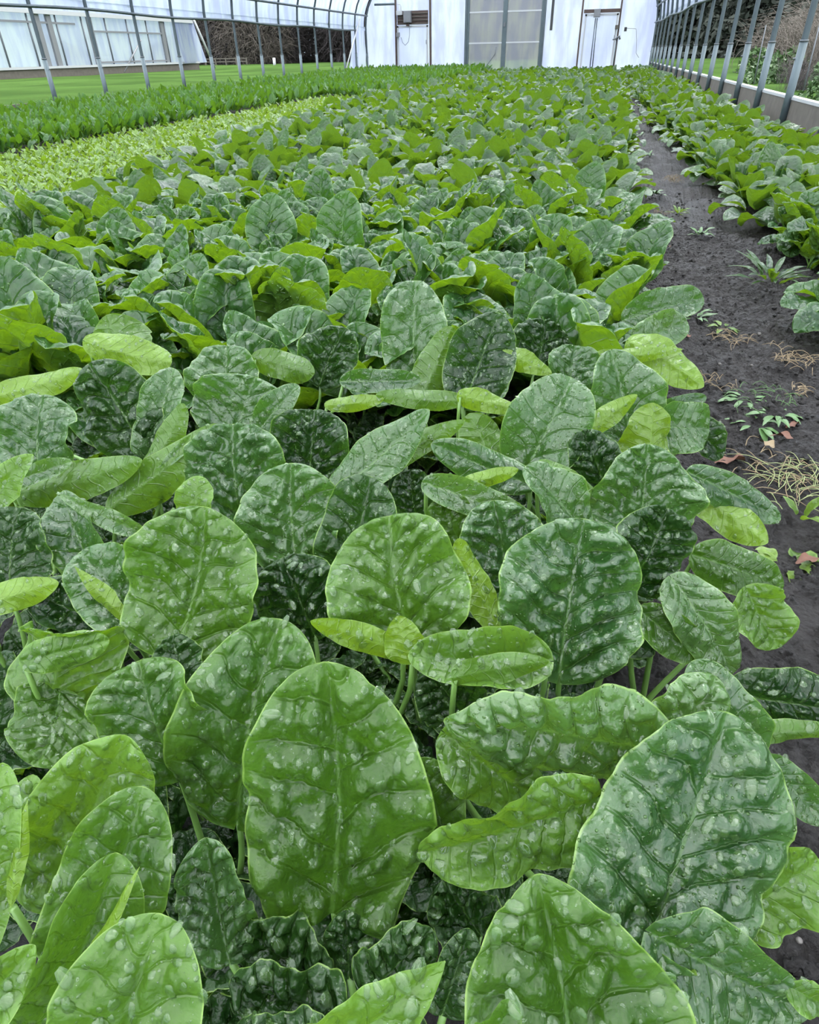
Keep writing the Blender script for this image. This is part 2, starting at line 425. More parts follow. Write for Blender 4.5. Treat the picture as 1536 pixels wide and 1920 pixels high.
# ------------------------------------------------------------------ water drops: real domes of water lying on a leaf
def drops_mesh(G, U, Vp, n, seed, rmin=.0007, rmax=.0048, side=1, power=2.6):
    """G (nv,nu,3) grid of world points; domes on the +normal side (side=1) or the other (-1)"""
    rg = np.random.default_rng(seed)
    nv, nu = G.shape[:2]
    du = np.gradient(G, axis=1); dv = np.gradient(G, axis=0)
    N = np.cross(du, dv); N /= (np.linalg.norm(N, axis=2, keepdims=True)+1e-12); N *= side
    area = np.linalg.norm(np.cross(du, dv), axis=2); area[:2] = 0; area[-2:] = 0; area[:, :1] = 0; area[:, -1:] = 0
    p = (area/area.sum()).ravel()
    idx = rg.choice(nv*nu, n, p=p); i = idx//nu; j = idx % nu
    fi = i + rg.uniform(-.5, .5, n); fj = j + rg.uniform(-.5, .5, n)
    fi = np.clip(fi, 0, nv-1.001); fj = np.clip(fj, 0, nu-1.001)
    i0 = fi.astype(int); j0 = fj.astype(int); a = (fi-i0)[:, None]; b_ = (fj-j0)[:, None]
    def smp(A): return (A[i0, j0]*(1-a)*(1-b_)+A[i0+1, j0]*a*(1-b_)+A[i0, j0+1]*(1-a)*b_+A[i0+1, j0+1]*a*b_)
    P = smp(G); Nn = smp(N); Nn /= np.linalg.norm(Nn, axis=1, keepdims=True)+1e-12
    r = rmin + (rmax-rmin)*rg.uniform(0, 1, n)**(power*3.)
    r = np.minimum(r*rg.uniform(.8, 1.2, n), rmax)
    order = np.argsort(-r); P, Nn, r = P[order], Nn[order], r[order]
    keep = np.ones(n, bool); 
    big = min(n, 700)
    for k in range(1, big):
        d = np.linalg.norm(P[:k]-P[k], axis=1)
        if np.any(keep[:k] & (d < (r[:k]+r[k])*.95)): keep[k] = False
    P, Nn, r = P[keep], Nn[keep], r[keep]; n = len(P)
    t1 = np.cross(Nn, np.array([0, 0, 1.])+rg.normal(0, .3, (n, 3))); t1 /= np.linalg.norm(t1, axis=1, keepdims=True)+1e-12
    t2 = np.cross(Nn, t1)
    seg, k = 9, 3
    tv = [(0, 0, 1.)]; 
    for q_ in range(1, k+1):
        ph = PI/2*q_/k
        for s_ in range(seg):
            w_ = 2*PI*s_/seg; tv.append((math.sin(ph)*math.cos(w_), math.sin(ph)*math.sin(w_), math.cos(ph)))
    tv = np.array(tv); tq = []
    for s_ in range(seg): tq.append((0, 1+s_, 1+(s_+1) % seg))
    for q_ in range(k-1):
        for s_ in range(seg):
            A_, B_ = 1+q_*seg+s_, 1+q_*seg+(s_+1) % seg
            tq.append((A_, A_+seg, B_)); tq.append((B_, A_+seg, B_+seg))
    tq = np.array(tq)
    el = rg.uniform(.8, 1.55, n)*np.where(r > .002, 1.15, 1.); ht = rg.uniform(.24, .38, n)
    wa = 2*PI*np.arange(seg)/seg; f1, f2 = rg.uniform(0, 6.28, (n, 1)), rg.uniform(0, 6.28, (n, 1)); am = np.where(r > .0014, 1., .35)[:, None]
    wob = 1 + am*(rg.uniform(0, .2, (n, 1))*np.cos(2*wa+f1)+rg.uniform(0, .12, (n, 1))*np.cos(3*wa+f2))
    wob = np.concatenate([np.ones((n, 1)), np.tile(wob, (1, k))], 1)
    x = tv[None, :, 0]*wob; y = tv[None, :, 1]*wob; z = tv[None, :, 2]
    W = P[:, None]+ (x*(r)[:, None])[..., None]*t1[:, None] + (y*(r*el)[:, None])[..., None]*t2[:, None] + (z*(r*ht)[:, None]-.00012)[..., None]*Nn[:, None]
    V = W.reshape(-1, 3); Q = (tq[None]+(np.arange(n)*len(tv))[:, None, None]).reshape(-1, 3)
    return np_mesh('water_drops', V, Q, M['water'])

# ------------------------------------------------------------------ foreground leaves, one by one
# (plant, base x,y, tip x,y, width px, face, height z, {extras})   face U = upper side seen, D = underside seen
HL = [
('a',622,1712,610,1240,352,'U',.275,dict(shape='trunc',puck=1.5,cup=.15,wave=.35,kv=-.05,mat='leaf')),
('b',445,1540,525,1160,262,'U',.235,dict(shape='oval',puck=1.2,cup=.3,kv=.1)),
('b',335,1450,262,1238,222,'U',.245,dict(shape='round',puck=.9,cup=.2,kv=.1)),
('c',95,1700,235,1378,225,'U',.25,dict(shape='oval',puck=1.,cup=.2,mat='leaf_light',ku=.3)),
('c',170,1800,268,1474,205,'U',.27,dict(shape='oval',puck=.9,cup=.3,ku=.2)),
('c',70,1930,218,1598,165,'U',.29,dict(shape='oval',puck=.8,cup=.5,ku=.6,fold=.3)),
('c',130,1900,262,1625,38,'D',.315,dict(shape='spear',puck=.3,mat='leaf_light',ku=-.8)),
('d',225,2080,300,1712,275,'U',.31,dict(shape='round',puck=.9,cup=.35,wave=.1)),
('e',-60,1800,5,1430,105,'U',.29,dict(shape='oval',puck=.8,mat='leaf_light',ku=.5)),
('e',20,1700,52,1500,36,'D',.30,dict(shape='spear',puck=.3,mat='leaf_light')),
('e',60,1640,62,1452,92,'U',.24,dict(shape='oval',puck=.5,mat='leaf_light')),
('e',-70,1910,66,1772,120,'U',.31,dict(shape='ovate',puck=.8,mat='leaf_light')),
('f',112,1300,66,1438,185,'U',.20,dict(shape='oval',puck=.9,kv=-.6,cup=-.2,mat='leaf')),
('f',85,1320,100,1188,225,'D',.245,dict(shape='broad',puck=.7,kv=-.5,cup=.5,bend=1.0,mat='leaf')),
('f',40,1240,205,1200,70,'U',.262,dict(shape='oval',puck=1.,kv=.3,cup=-.4,mat='leaf_light')),
('g',1255,1420,832,1350,215,'U',.285,dict(shape='ovate',puck=1.9,kv=-.1,ku=-.5,cup=-.3,wave=.6,mat='leaf_wetlight')),
('g',835,1375,1020,1500,128,'U',.25,dict(shape='oval',puck=.9,cup=.3,kv=0,mat='leaf_light')),
('g',1120,1495,785,1600,180,'U',.26,dict(shape='broad',puck=1.2,kv=-.1,ku=-.2,cup=.5,wave=.8,mat='leaf_light')),
('h',1030,1240,765,1230,105,'U',.255,dict(shape='oval',puck=.8,cup=.8,ku=.5,mat='leaf_light')),
('h',850,1270,1030,1240,62,'D',.27,dict(shape='ovate',puck=.4,cup=.3,mat='leaf')),
('i',1215,1425,1345,1270,155,'U',.27,dict(shape='broad',puck=1.5,cup=-.2,mat='leaf_wetlight')),
('j',1212,1790,1365,1335,385,'U',.27,dict(shape='broad',puck=1.3,cup=-.1,kv=.25,wave=.3,mat='leaf_wetgrey')),
('j',1395,1440,1300,1238,120,'U',.25,dict(shape='oval',puck=.6,kv=.2,mat='leaf_wetgrey')),
('j',1380,1720,1535,1610,165,'U',.215,dict(shape='round',puck=.6,mat='leaf_light')),
('j',1430,1420,1545,1545,70,'U',.19,dict(shape='oval',puck=.6,mat='leaf_wetgrey')),
('k',1368,1300,1600,1335,125,'U',.19,dict(shape='oval',puck=1.5,cup=-.5,kv=-.2,mat='leaf_savoy')),
('k',1385,1385,1590,1370,40,'D',.20,dict(shape='oval',puck=.3,mat='leaf')),
('l',1090,2120,1008,1638,420,'U',.315,dict(shape='ovate',puck=1.1,cup=.35,wave=.15,kv=.1,mat='leaf')),
('l',900,1960,962,1876,85,'U',.345,dict(shape='oval',puck=.4,cup=.6,mat='leaf',dx=60)),
('m',590,2000,835,1802,190,'U',.31,dict(shape='point',puck=.9,mat='leaf_light',cup=.2)),
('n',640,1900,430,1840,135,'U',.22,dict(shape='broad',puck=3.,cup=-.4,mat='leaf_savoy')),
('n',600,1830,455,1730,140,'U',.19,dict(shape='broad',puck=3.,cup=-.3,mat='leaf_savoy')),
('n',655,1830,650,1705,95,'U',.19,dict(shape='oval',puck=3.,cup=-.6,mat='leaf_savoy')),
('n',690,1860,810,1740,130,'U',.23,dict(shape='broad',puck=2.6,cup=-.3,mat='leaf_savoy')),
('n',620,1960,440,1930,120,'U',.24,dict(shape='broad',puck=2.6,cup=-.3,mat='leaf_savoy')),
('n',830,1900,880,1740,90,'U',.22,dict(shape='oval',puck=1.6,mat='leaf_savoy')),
('a',430,1800,385,1570,140,'U',.225,dict(shape='oval',puck=2.,mat='leaf_wetgrey')),
('a',390,1690,420,1600,60,'U',.20,dict(shape='oval',puck=2.,mat='leaf_savoy')),
('a',900,1750,830,1650,130,'U',.18,dict(shape='oval',puck=2.6,mat='leaf_savoy')),
('m',1220,1750,1520,1905,190,'U',.25,dict(shape='ovate',puck=.8,mat='leaf_wetgrey')),
('m',1160,1800,1240,1920,190,'U',.23,dict(shape='oval',puck=1.2,mat='leaf_wetgrey')),
('m',1480,1850,1560,1890,60,'U',.24,dict(shape='oval',puck=.6,mat='leaf_light')),
('i',1180,1640,1120,1480,150,'U',.19,dict(shape='oval',puck=1.2,mat='leaf_savoy')),
('h',880,1350,800,1250,130,'U',.19,dict(shape='oval',puck=1.6,mat='leaf_savoy')),
('h',830,1560,790,1420,110,'U',.19,dict(shape='oval',puck=.8,mat='leaf')),
# second rank
('o',328,1222,385,950,262,'U',.275,dict(shape='oval',puck=.9,cup=.2,kv=.1,mat='leaf')),
('p',775,1205,730,967,262,'U',.265,dict(shape='round',puck=1.,cup=.2,kv=.1,mat='leaf_wetmid')),
('p',935,1180,858,1010,62,'D',.255,dict(shape='oval',puck=.3,cup=.3,ku=.4,mat='leaf_light')),
('q',1050,1262,1095,972,288,'U',.27,dict(shape='round',puck=1.6,cup=.05,kv=.1,mat='leaf_wetgrey')),
('o',590,1190,530,1045,180,'U',.225,dict(shape='oval',puck=2.2,cup=-.3,mat='leaf_savoy')),
('o',760,1225,582,1165,56,'D',.275,dict(shape='ovate',puck=.5,cup=.2,kv=-.4,mat='leaf_light')),
('o',775,1240,745,1155,80,'D',.27,dict(shape='ovate',puck=.5,cup=.2,mat='leaf_light')),
('o',360,1290,325,1190,100,'U',.23,dict(shape='oval',puck=2,mat='leaf_savoy')),
('r',275,1165,150,1035,130,'U',.235,dict(shape='oval',puck=1.2,cup=.5,ku=.4,mat='leaf_wetgrey')),
('r',245,1168,140,1062,36,'D',.25,dict(shape='spear',puck=.3,mat='leaf_light')),
('r',215,1175,60,1110,120,'U',.20,dict(shape='oval',puck=2.,cup=-.5,mat='leaf_savoy')),
('s',-50,1140,110,1092,62,'D',.24,dict(shape='ovate',puck=.4,mat='leaf_light')),
('s',20,1125,35,950,180,'U',.225,dict(shape='round',puck=1.3,kv=.2,mat='leaf_savoy')),
('r',185,1075,118,920,115,'U',.235,dict(shape='ovate',puck=1.,cup=.6,mat='leaf_wetgrey')),
('r',285,1005,105,925,40,'U',.26,dict(shape='spear',puck=.5,kv=-.2,mat='leaf_wetlight')),
('q',1200,1010,1215,832,192,'U',.245,dict(shape='broad',puck=1.5,cup=.1,mat='leaf_wetgrey')),
('q',1180,1095,1250,952,158,'U',.255,dict(shape='broad',puck=2.4,cup=-.3,mat='leaf_savoy')),
('t',1290,905,1440,1018,88,'D',.20,dict(shape='ovate',puck=.6,kv=-.5,cup=.2,mat='leaf_light')),
('t',1290,885,1464,975,70,'U',.215,dict(shape='oval',puck=1.4,cup=-.3,mat='leaf_wetgrey')),
('t',1300,1040,1468,1105,92,'U',.18,dict(shape='oval',puck=.8,cup=-.3,mat='leaf')),
('u',1260,1085,1375,1262,112,'U',.20,dict(shape='oval',puck=1.,cup=-.1,mat='leaf_wetlight')),
('u',1400,1105,1460,1215,108,'U',.17,dict(shape='oval',puck=.9,mat='leaf_light')),
('u',1200,1145,1315,1232,78,'U',.19,dict(shape='oval',puck=.8,mat='leaf')),
('p',640,1082,695,893,140,'U',.25,dict(shape='round',puck=1.2,cup=.4,mat='leaf_savoy')),
('v',560,1075,545,868,190,'U',.25,dict(shape='round',puck=1.3,cup=.2,mat='leaf_wetgrey')),
('v',455,980,438,795,198,'U',.255,dict(shape='round',puck=1.7,cup=-.1,mat='leaf_wetgrey')),
('v',368,980,372,892,70,'U',.265,dict(shape='oval',puck=.3,mat='leaf_light')),
('w',205,955,412,796,84,'D',.265,dict(shape='ovate',puck=.5,cup=.4,kv=-.2,bend=.4,mat='leaf')),
('w',300,880,400,795,26,'U',.28,dict(shape='spear',puck=.6,mat='leaf_wetlight')),
('w',15,925,266,862,80,'D',.255,dict(shape='ovate',puck=.5,cup=.4,kv=-.2,mat='leaf')),
('w',20,905,135,865,40,'U',.27,dict(shape='oval',puck=.6,mat='leaf_wetlight')),
('x',-20,950,62,852,72,'U',.28,dict(shape='ovate',puck=.5,mat='leaf_light',kv=-.2)),
('x',72,895,80,740,158,'U',.26,dict(shape='round',puck=.9,cup=.2,mat='leaf_wetgrey')),
('y',275,855,165,682,150,'U',.265,dict(shape='oval',puck=2.,cup=-.3,mat='leaf_savoy')),
('y',280,870,325,690,85,'U',.255,dict(shape='oval',puck=1.,mat='leaf_wetgrey')),
('y',275,880,345,757,55,'D',.27,dict(shape='oval',puck=.4,mat='leaf')),
('z',440,835,480,707,190,'U',.25,dict(shape='round',puck=1.,cup=.2,mat='leaf_wetgrey')),
('z',480,815,560,722,55,'U',.27,dict(shape='oval',puck=1.,mat='leaf_wetgrey')),
('z',580,905,590,768,150,'U',.235,dict(shape='round',puck=1.7,mat='leaf_savoy')),
('aa',628,925,805,768,98,'U',.28,dict(shape='ovate',puck=1.2,cup=-.2,ku=-.3,mat='leaf_wetgrey')),
('aa',660,900,872,788,58,'D',.27,dict(shape='ovate',puck=.4,cup=.3,mat='leaf')),
('aa',780,965,770,880,80,'U',.21,dict(shape='oval',puck=2,mat='leaf_savoy')),
('bb',1000,910,808,832,72,'U',.255,dict(shape='oval',puck=1.8,cup=-.3,mat='leaf_wetgrey')),
('bb',860,912,972,880,32,'D',.265,dict(shape='oval',puck=.4,mat='leaf_light')),
('bb',795,905,990,972,62,'U',.245,dict(shape='oval',puck=.8,mat='leaf_wetlight')),
('bb',945,1105,925,938,175,'U',.23,dict(shape='round',puck=1.8,mat='leaf_wetgrey')),
('bb',860,1010,830,930,95,'U',.225,dict(shape='oval',puck=1.,mat='leaf')),
('cc',1095,1000,985,874,92,'U',.255,dict(shape='oval',puck=1.2,cup=.4,ku=.4,mat='leaf_wetgrey')),
('cc',1010,868,1128,940,44,'D',.255,dict(shape='oval',puck=.4,mat='leaf')),
('cc',1135,920,1090,808,100,'U',.24,dict(shape='round',puck=2.4,cup=-.3,mat='leaf_savoy')),
('dd',985,885,1070,707,150,'U',.265,dict(shape='oval',puck=.7,cup=.4,ku=-.2,mat='leaf_wetgrey')),
('dd',1185,850,1145,655,140,'U',.25,dict(shape='oval',puck=1.,mat='leaf_wetgrey')),
('dd',1070,730,1080,648,105,'U',.24,dict(shape='round',puck=1.,mat='leaf_wetgrey')),
('dd',1105,805,1195,740,44,'D',.27,dict(shape='ovate',puck=.4,mat='leaf_light')),
('ee',1215,870,1225,755,92,'D',.235,dict(shape='oval',puck=.4,mat='leaf_light')),
('ee',1235,800,1330,805,98,'U',.22,dict(shape='oval',puck=.7,mat='leaf_wetgrey')),
('ee',1295,780,1350,862,62,'U',.18,dict(shape='oval',puck=1.4,mat='leaf_savoy')),
('ff',1180,640,1320,725,84,'D',.235,dict(shape='ovate',puck=.5,mat='leaf_light',kv=-.3)),
('ff',1120,665,1280,655,30,'D',.265,dict(shape='ovate',puck=.3,mat='leaf_light')),
('ff',1230,770,1325,745,32,'U',.2,dict(shape='oval',puck=1.,mat='leaf_wetgrey')),
('gg',870,760,935,586,126,'U',.27,dict(shape='oval',puck=1.1,cup=.2,mat='leaf_savoy')),
('gg',790,745,848,612,72,'D',.26,dict(shape='oval',puck=.5,mat='leaf')),
('gg',1000,700,1020,600,130,'U',.245,dict(shape='oval',puck=2.,cup=-.3,mat='leaf_savoy')),
('gg',940,655,1035,700,44,'D',.265,dict(shape='ovate',puck=.4,mat='leaf_light')),
('hh',778,715,780,526,126,'U',.265,dict(shape='oval',puck=1.1,cup=.15,mat='leaf_wetgrey')),
('ii',160,640,322,680,70,'D',.26,dict(shape='oval',puck=.4,mat='leaf_light')),
('ii',250,700,200,590,110,'D',.25,dict(shape='round',puck=.5,cup=.6,mat='leaf')),
('jj',420,765,425,648,125,'U',.25,dict(shape='round',puck=1.,mat='leaf_wetgrey')),
('jj',475,670,590,700,56,'D',.26,dict(shape='oval',puck=.4,mat='leaf')),
('jj',600,720,650,615,110,'U',.25,dict(shape='oval',puck=2.,mat='leaf_savoy')),
('kk',-30,745,155,692,56,'D',.26,dict(shape='ovate',puck=.4,mat='leaf_light')),
('kk',610,760,720,748,30,'D',.265,dict(shape='oval',puck=.3,mat='leaf_light')),
('kk',640,715,790,712,46,'U',.255,dict(shape='oval',puck=1.,mat='leaf_wetgrey')),
('ll',870,750,705,740,40,'D',.27,dict(shape='oval',puck=.4,mat='leaf')),
('ll',860,740,975,770,44,'D',.27,dict(shape='ovate',puck=.4,mat='leaf_light')),
('ll',925,880,880,775,90,'D',.235,dict(shape='oval',puck=.5,mat='leaf')),
('mm',1170,600,1320,560,70,'U',.24,dict(shape='oval',puck=1.,mat='leaf_wetgrey')),
('mm',1190,640,1290,605,70,'U',.22,dict(shape='oval',puck=1.,mat='leaf_wetlight')),
]
HLAB = {
'a':'spinach plant with the widest upright blistered leaf, front and centre of the bed',
'b':'spinach plant with two rounded wet leaves just behind and left of the widest leaf',
'c':'spinach plant with a fan of overlapping long leaves near the front left corner',
'd':'spinach plant whose single round drop-covered leaf fills the bottom left',
'e':'bright yellow-green spinach plant cut off by the left picture edge at the bottom',
'f':'spinach plant with a dark flat leaf under an arched umbrella-like leaf at left edge',
'g':'spinach plant with a long sideways blistered leaf above two light green leaves',
'h':'spinach plant with a small scoop-shaped leaf and bright rim, above the sideways leaf',
'i':'spinach plant with a puckered wet leaf between the sideways leaf and the soil edge',
'j':'spinach plant with a huge grey-green arrow-shaped leaf beside the bare soil',
'k':'dark spinach plant with one leaf lying out over the black soil at the right edge',
'l':'spinach plant with a broad pointed glossy leaf cut off at the bottom right',
'm':'light and grey-green spinach plant at the very bottom edge of the bed',
'n':'low dark crinkled spinach plant in the shade below the widest leaf',
'o':'spinach plant with a tall oval leaf, pale midrib and one large water drop',
'p':'spinach plant with a round light leaf and a bright yellow-green strip leaf beside it',
'q':'spinach plant with a big circular dark leaf and straight pale midrib',
'r':'spinach plant with a rimmed cup leaf left of the tall oval leaf',
's':'dark spinach plant with a shaded round leaf at the left picture edge',
't':'spinach plant with a bright backlit pointed leaf hanging over the path soil',
'u':'spinach plant with three drooping light leaves touching the soil edge',
'v':'spinach plant with two grey-green round leaves behind the tall oval leaf',
'w':'spinach plant with two long arched leaves showing bright undersides, left side',
'x':'spinach plant with an upright round grey-green leaf at the left edge',
'y':'spinach plant with a dark leaning savoyed leaf above the long arched leaves',
'z':'spinach plant with a wide pale rippled leaf and a dark crumpled one below it',
'aa':'spinach plant with a slanting leaf that points up to the right, mid bed',
'bb':'spinach plant with crinkled rolled leaves behind the big circular dark leaf',
'cc':'spinach plant with a narrow scoop leaf and a dark curled leaf next to it',
'dd':'spinach plant with smooth egg-shaped leaf leaning right, before a taller wet leaf',
'ee':'spinach plant with light round leaves stacked at the soil edge',
'ff':'spinach plant with a large backlit triangular leaf over the path edge',
'gg':'spinach plant with a tall dark ribbed leaf and rolled bright margin, upper middle',
'hh':'spinach plant with a single upright oval leaf standing above its neighbours',
'ii':'spinach plant with a curled bright leaf looped like a hood, upper left',
'jj':'spinach plant with a domed leaf and a bright ribbon leaf, left of the middle',
'kk':'spinach plant with thin bright leaf edges seen side on',
'll':'spinach plant with two bright wavy margins meeting in a V',
'mm':'spinach plant with pale wet leaves lying out to the path side',
}
leaf_mat('leaf_wetlight', (.06, .165, .035), (.13, .27, .06), (.16, .31, .045), (.25, .5, .04), (.36, .64, .02), drops=1, dscale=260., rough=.3, wax=.7)
leaf_mat('leaf_wetmid', (.045, .135, .016), (.105, .235, .022), (.13, .27, .035), (.2, .46, .02), (.34, .62, .012), rough=.32)
leaf_mat('leaf_wetgrey', (.028, .105, .021), (.078, .20, .034), (.13, .27, .04), (.16, .40, .03), (.34, .62, .012), drops=1, dscale=260., rough=.32, wax=.7)

plants = {}; roots = {}
for k, h in enumerate(HL):
    pid, bx, by, tx, ty, wp, face, zc, ex = h
    cx, cyy = (bx+tx)/2, (by+ty)/2
    d0 = (at(cx, cyy, zc)-CAM); d = -(d0 @ R)[2]
    Lw = math.hypot(tx-bx, ty-by)/F*d
    kv, ku = ex.get('kv', 0.), ex.get('ku', 0.)
    B = depth_pt(bx, by, d-kv*Lw/2); T = depth_pt(tx, ty, d+kv*Lw/2)
    EY = T-B; Lr = np.linalg.norm(EY)
    ux, uy = (tx-bx), -(ty-by); nn = math.hypot(ux, uy); sx, sy = uy/nn, -ux/nn     # right-hand side of the axis, camera x/y
    Ww = wp/F*d
    EXc = np.array([sx*Ww, sy*Ww, -ku*Ww]); EX = R @ EXc
    EN = np.cross(EX, EY)
    if face == 'D': EX = -EX; EN = -EN
    EN /= np.linalg.norm(EN)
    wid = np.linalg.norm(EX)/Lr
    big = wp > 150
    nv, nu = (72, 56) if wp > 190 else (54, 42) if wp > 100 else (40, 26)
    X, Y, Z, u, v, q, mx = blade(nv, nu, wid, k+11, shape=ex.get('shape', 'oval'), cup=ex.get('cup', .4)*(1.2 if face == 'U' else 1.6), bend=ex.get('bend', .55 if k % 3 else -.25), wave=ex.get('wave', .8)+(.35 if face == 'D' else .15),
                            puck=ex.get('puck', 1.)*1.2*min(1., wid), fold=ex.get('fold', .08), chord=True, nves=5.5 if wid > .6 else 8)
    xs = X/wid
    if wid > 1.5: Z = Z*.6
    G = B + xs[..., None]*EX + Y[..., None]*EY + (Z*Lr)[..., None]*EN
    xy = B[:2] - EY[:2]*.25; xy[0] = min(xy[0], .27)
    roots.setdefault(pid, []).append(np.array([xy[0], max(xy[1], .02)]))
    plants.setdefault(pid, []).append((k, G, (u, v, q, mx), B, EY, ex.get('mat', 'leaf_wetmid'), wp, face, Lr))
rgk = random.Random(5)
for pid, lst in plants.items():
    rc = np.mean(roots[pid], 0); 
    if pid == 'm': rc = np.array([.02, .12])
    root = empty('spinach_plant', (rc[0], rc[1], 0))
    tag(root, HLAB[pid], 'spinach plant', 'spinach plants of the wide bed')
    o3 = np.array([rc[0], rc[1], 0.])
    for (k, G, at_, B, EY, mat, wp, face, Lr) in lst:
        Vv = G.reshape(-1, 3)-o3; Q = grid_quads(*G.shape[:2])
        A = leaf_attrs(*at_, rnd=rgk.random())
        lf = link('leaf', np_mesh('leaf', Vv, Q, M[mat], A), root)
        e = EY/np.linalg.norm(EY); p0 = B-o3; L0 = max(.02, p0[2])
        p1 = G[2, G.shape[1]//2]-o3
        ctrl = [np.array([rgk.uniform(-.01, .01), rgk.uniform(-.01, .01), 0.]), None, None, p1-np.array([0, 0, .004])]
        ctrl[2] = p1 - np.array([0, 0, L0*.45])-e*.01; ctrl[1] = ctrl[0]+np.array([0, 0, L0*.25])
        pts = []
        for s_ in np.linspace(0, 1, 10):
            pts.append(ctrl[0]*(1-s_)**3+3*ctrl[1]*s_*(1-s_)**2+3*ctrl[2]*s_*s_*(1-s_)+ctrl[3]*s_**3)
        MB().tube(pts, .0042, 8, r2=.0026).build('stalk', M['stalk'], lf, True)
        px_area = wp*Lr
        dist = np.linalg.norm(G.reshape(-1, 3).mean(0)-CAM)
        nd = int(min(1200, 60000*np.linalg.norm(np.cross(G[-1, 0]-G[0, 0], G[len(G)//2, -1]-G[len(G)//2, 0]))))
        nd = max(30, nd)
        if face == 'D': nd = nd//3
        dr = link('water_drops', drops_mesh(G, None, None, nd, k+100, side=1 if face == 'U' else -1, rmax=.0046 if dist < .75 else .0036, rmin=.0005), lf)
        dr.location = -Vector(o3); dr['kind'] = 'stuff'; dr['label'] = 'clear water drops beaded on the leaf'

# ------------------------------------------------------------------ the field of whole plants
LM_HI = [leaf_mesh(s_, 30, 22, 'leaf_wet') for s_ in SPEC]
LM_MID = [leaf_mesh(dict(s_, puck=s_['puck']*.7), 18, 13, 'leaf_wet') for s_ in SPEC]
LM_DARK = [leaf_mesh(dict(s_, puck=2.6), 30, 22, 'leaf_savoy') for s_ in SPEC[:6]]  # low filler leaves, their dark colour deepens the shade between front leaves
def drift(Y): return .010*Y
def in_view(P, mx=120, top=-400, bot=260):
    x, y, dd = proj(P); return (dd > .05) & (x > -mx) & (x < 1536+mx) & (y > top) & (y < 1920+bot)

rg = np.random.default_rng(11)
def scatter(xa, xb, ya, yb, step):
    xs = np.arange(0, xb-xa, step); ys = np.arange(ya, yb, step)
    g = np.stack(np.meshgrid(xs, ys), -1).reshape(-1, 2)
    g[:, 0] += (np.round((g[:, 1]-ya)/step) % 2)*step/2
    g += rg.uniform(-.28, .28, g.shape)*step
    g[:, 0] += xa + drift(g[:, 1])
    return g

def left_edge(Y): return np.interp(Y, [0, 2.5, 3.5, 5.1, 7., 9.3, 13.], [-2.45, -2.45, -2.5, -2.75, -2.95, -3.25, -3.35])
cand = []
g = scatter(-3.6, .34, .02, 30, .150); g = g[(g[:, 0] > left_edge(g[:, 1])) & (g[:, 0]-drift(g[:, 1]) < np.interp(g[:, 1], [0, 1.2, 3, 6, 12], [.06, .12, .16, .23, .32]))]
cand += [(x, y, 'main') for x, y in g if y > 1.30 or True]
g = scatter(.58, 1.48, 1.68, 30, .150); g = g[g[:, 0]-drift(g[:, 1]) > np.interp(g[:, 1], [2, 3.5, 6, 12], [.80, .78, .70, .58])]; cand += [(x, y, 'side') for x, y in g]
cand = [c for c in cand if c[1] < 25.6]
P = np.array([(x, y, .15) for x, y, _ in cand]); ok = in_view(P)
cand = [c for c, o_ in zip(cand, ok) if o_]
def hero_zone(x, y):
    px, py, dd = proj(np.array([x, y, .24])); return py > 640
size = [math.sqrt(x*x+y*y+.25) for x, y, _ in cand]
order = sorted(range(len(cand)), key=lambda i_: size[i_])
N_THINGS = 300-len(plants)
ZL = {
 ('main', 0): ('low dark spinach plant half hidden under the big wet front leaves', 'low spinach plants under the front leaves'),
 ('main', 1): ('spinach plant in the crowded middle of the wide bed, wet cupped leaves', 'spinach plants in the middle of the wide bed'),
 ('main', 2): ('spinach plant at the path edge of the wide bed, leaves leaning over soil', 'spinach plants along the path edge'),
 ('main', 3): ('spinach plant on the far left of the wide bed, beside the yellow-green baby leaves', 'spinach plants next to the baby leaf bed'),
 ('side', 0): ('spinach plant at the path edge of the narrow bed by the wall posts', 'spinach plants of the narrow bed path edge'),
 ('side', 1): ('spinach plant inside the narrow bed between the path and the wall posts', 'spinach plants inside the narrow bed'),
}
rp_ = random.Random(21); rest = []
for c_i, i_ in enumerate(order):
    x, y, bed = cand[i_]
    hz = bed == 'main' and hero_zone(x, y)
    if c_i >= N_THINGS: rest.append((x, y, bed)); continue
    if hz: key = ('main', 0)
    elif bed == 'main': key = ('main', 2) if x > .02+drift(y) else ('main', 3) if x < left_edge(np.array(y))+.25 else ('main', 1)
    else: key = ('side', 0) if x < .84+.16+drift(y) else ('side', 1)
    rt = empty('spinach_plant', (x, y, 0), rp_.uniform(0, 6.28))
    tag(rt, ZL[key][0], 'spinach plant', ZL[key][1])
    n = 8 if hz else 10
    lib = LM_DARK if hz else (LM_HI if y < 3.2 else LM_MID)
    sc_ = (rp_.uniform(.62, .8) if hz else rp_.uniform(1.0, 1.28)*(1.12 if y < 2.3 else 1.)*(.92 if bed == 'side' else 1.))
    for k in range(n):
        me = lib[rp_.randrange(len(lib))]
        lf = link('leaf', me, rt)
        lf.rotation_euler = (rp_.uniform(-.22, .22), rp_.uniform(-.2, .16) if not hz else rp_.uniform(0, .3), k*2.399+rp_.uniform(-.4, .4))
        s_ = sc_*rp_.uniform(.8, 1.12); lf.scale = (s_, s_, s_)
        lf.location = (rp_.uniform(-.012, .012), rp_.uniform(-.012, .012), 0)

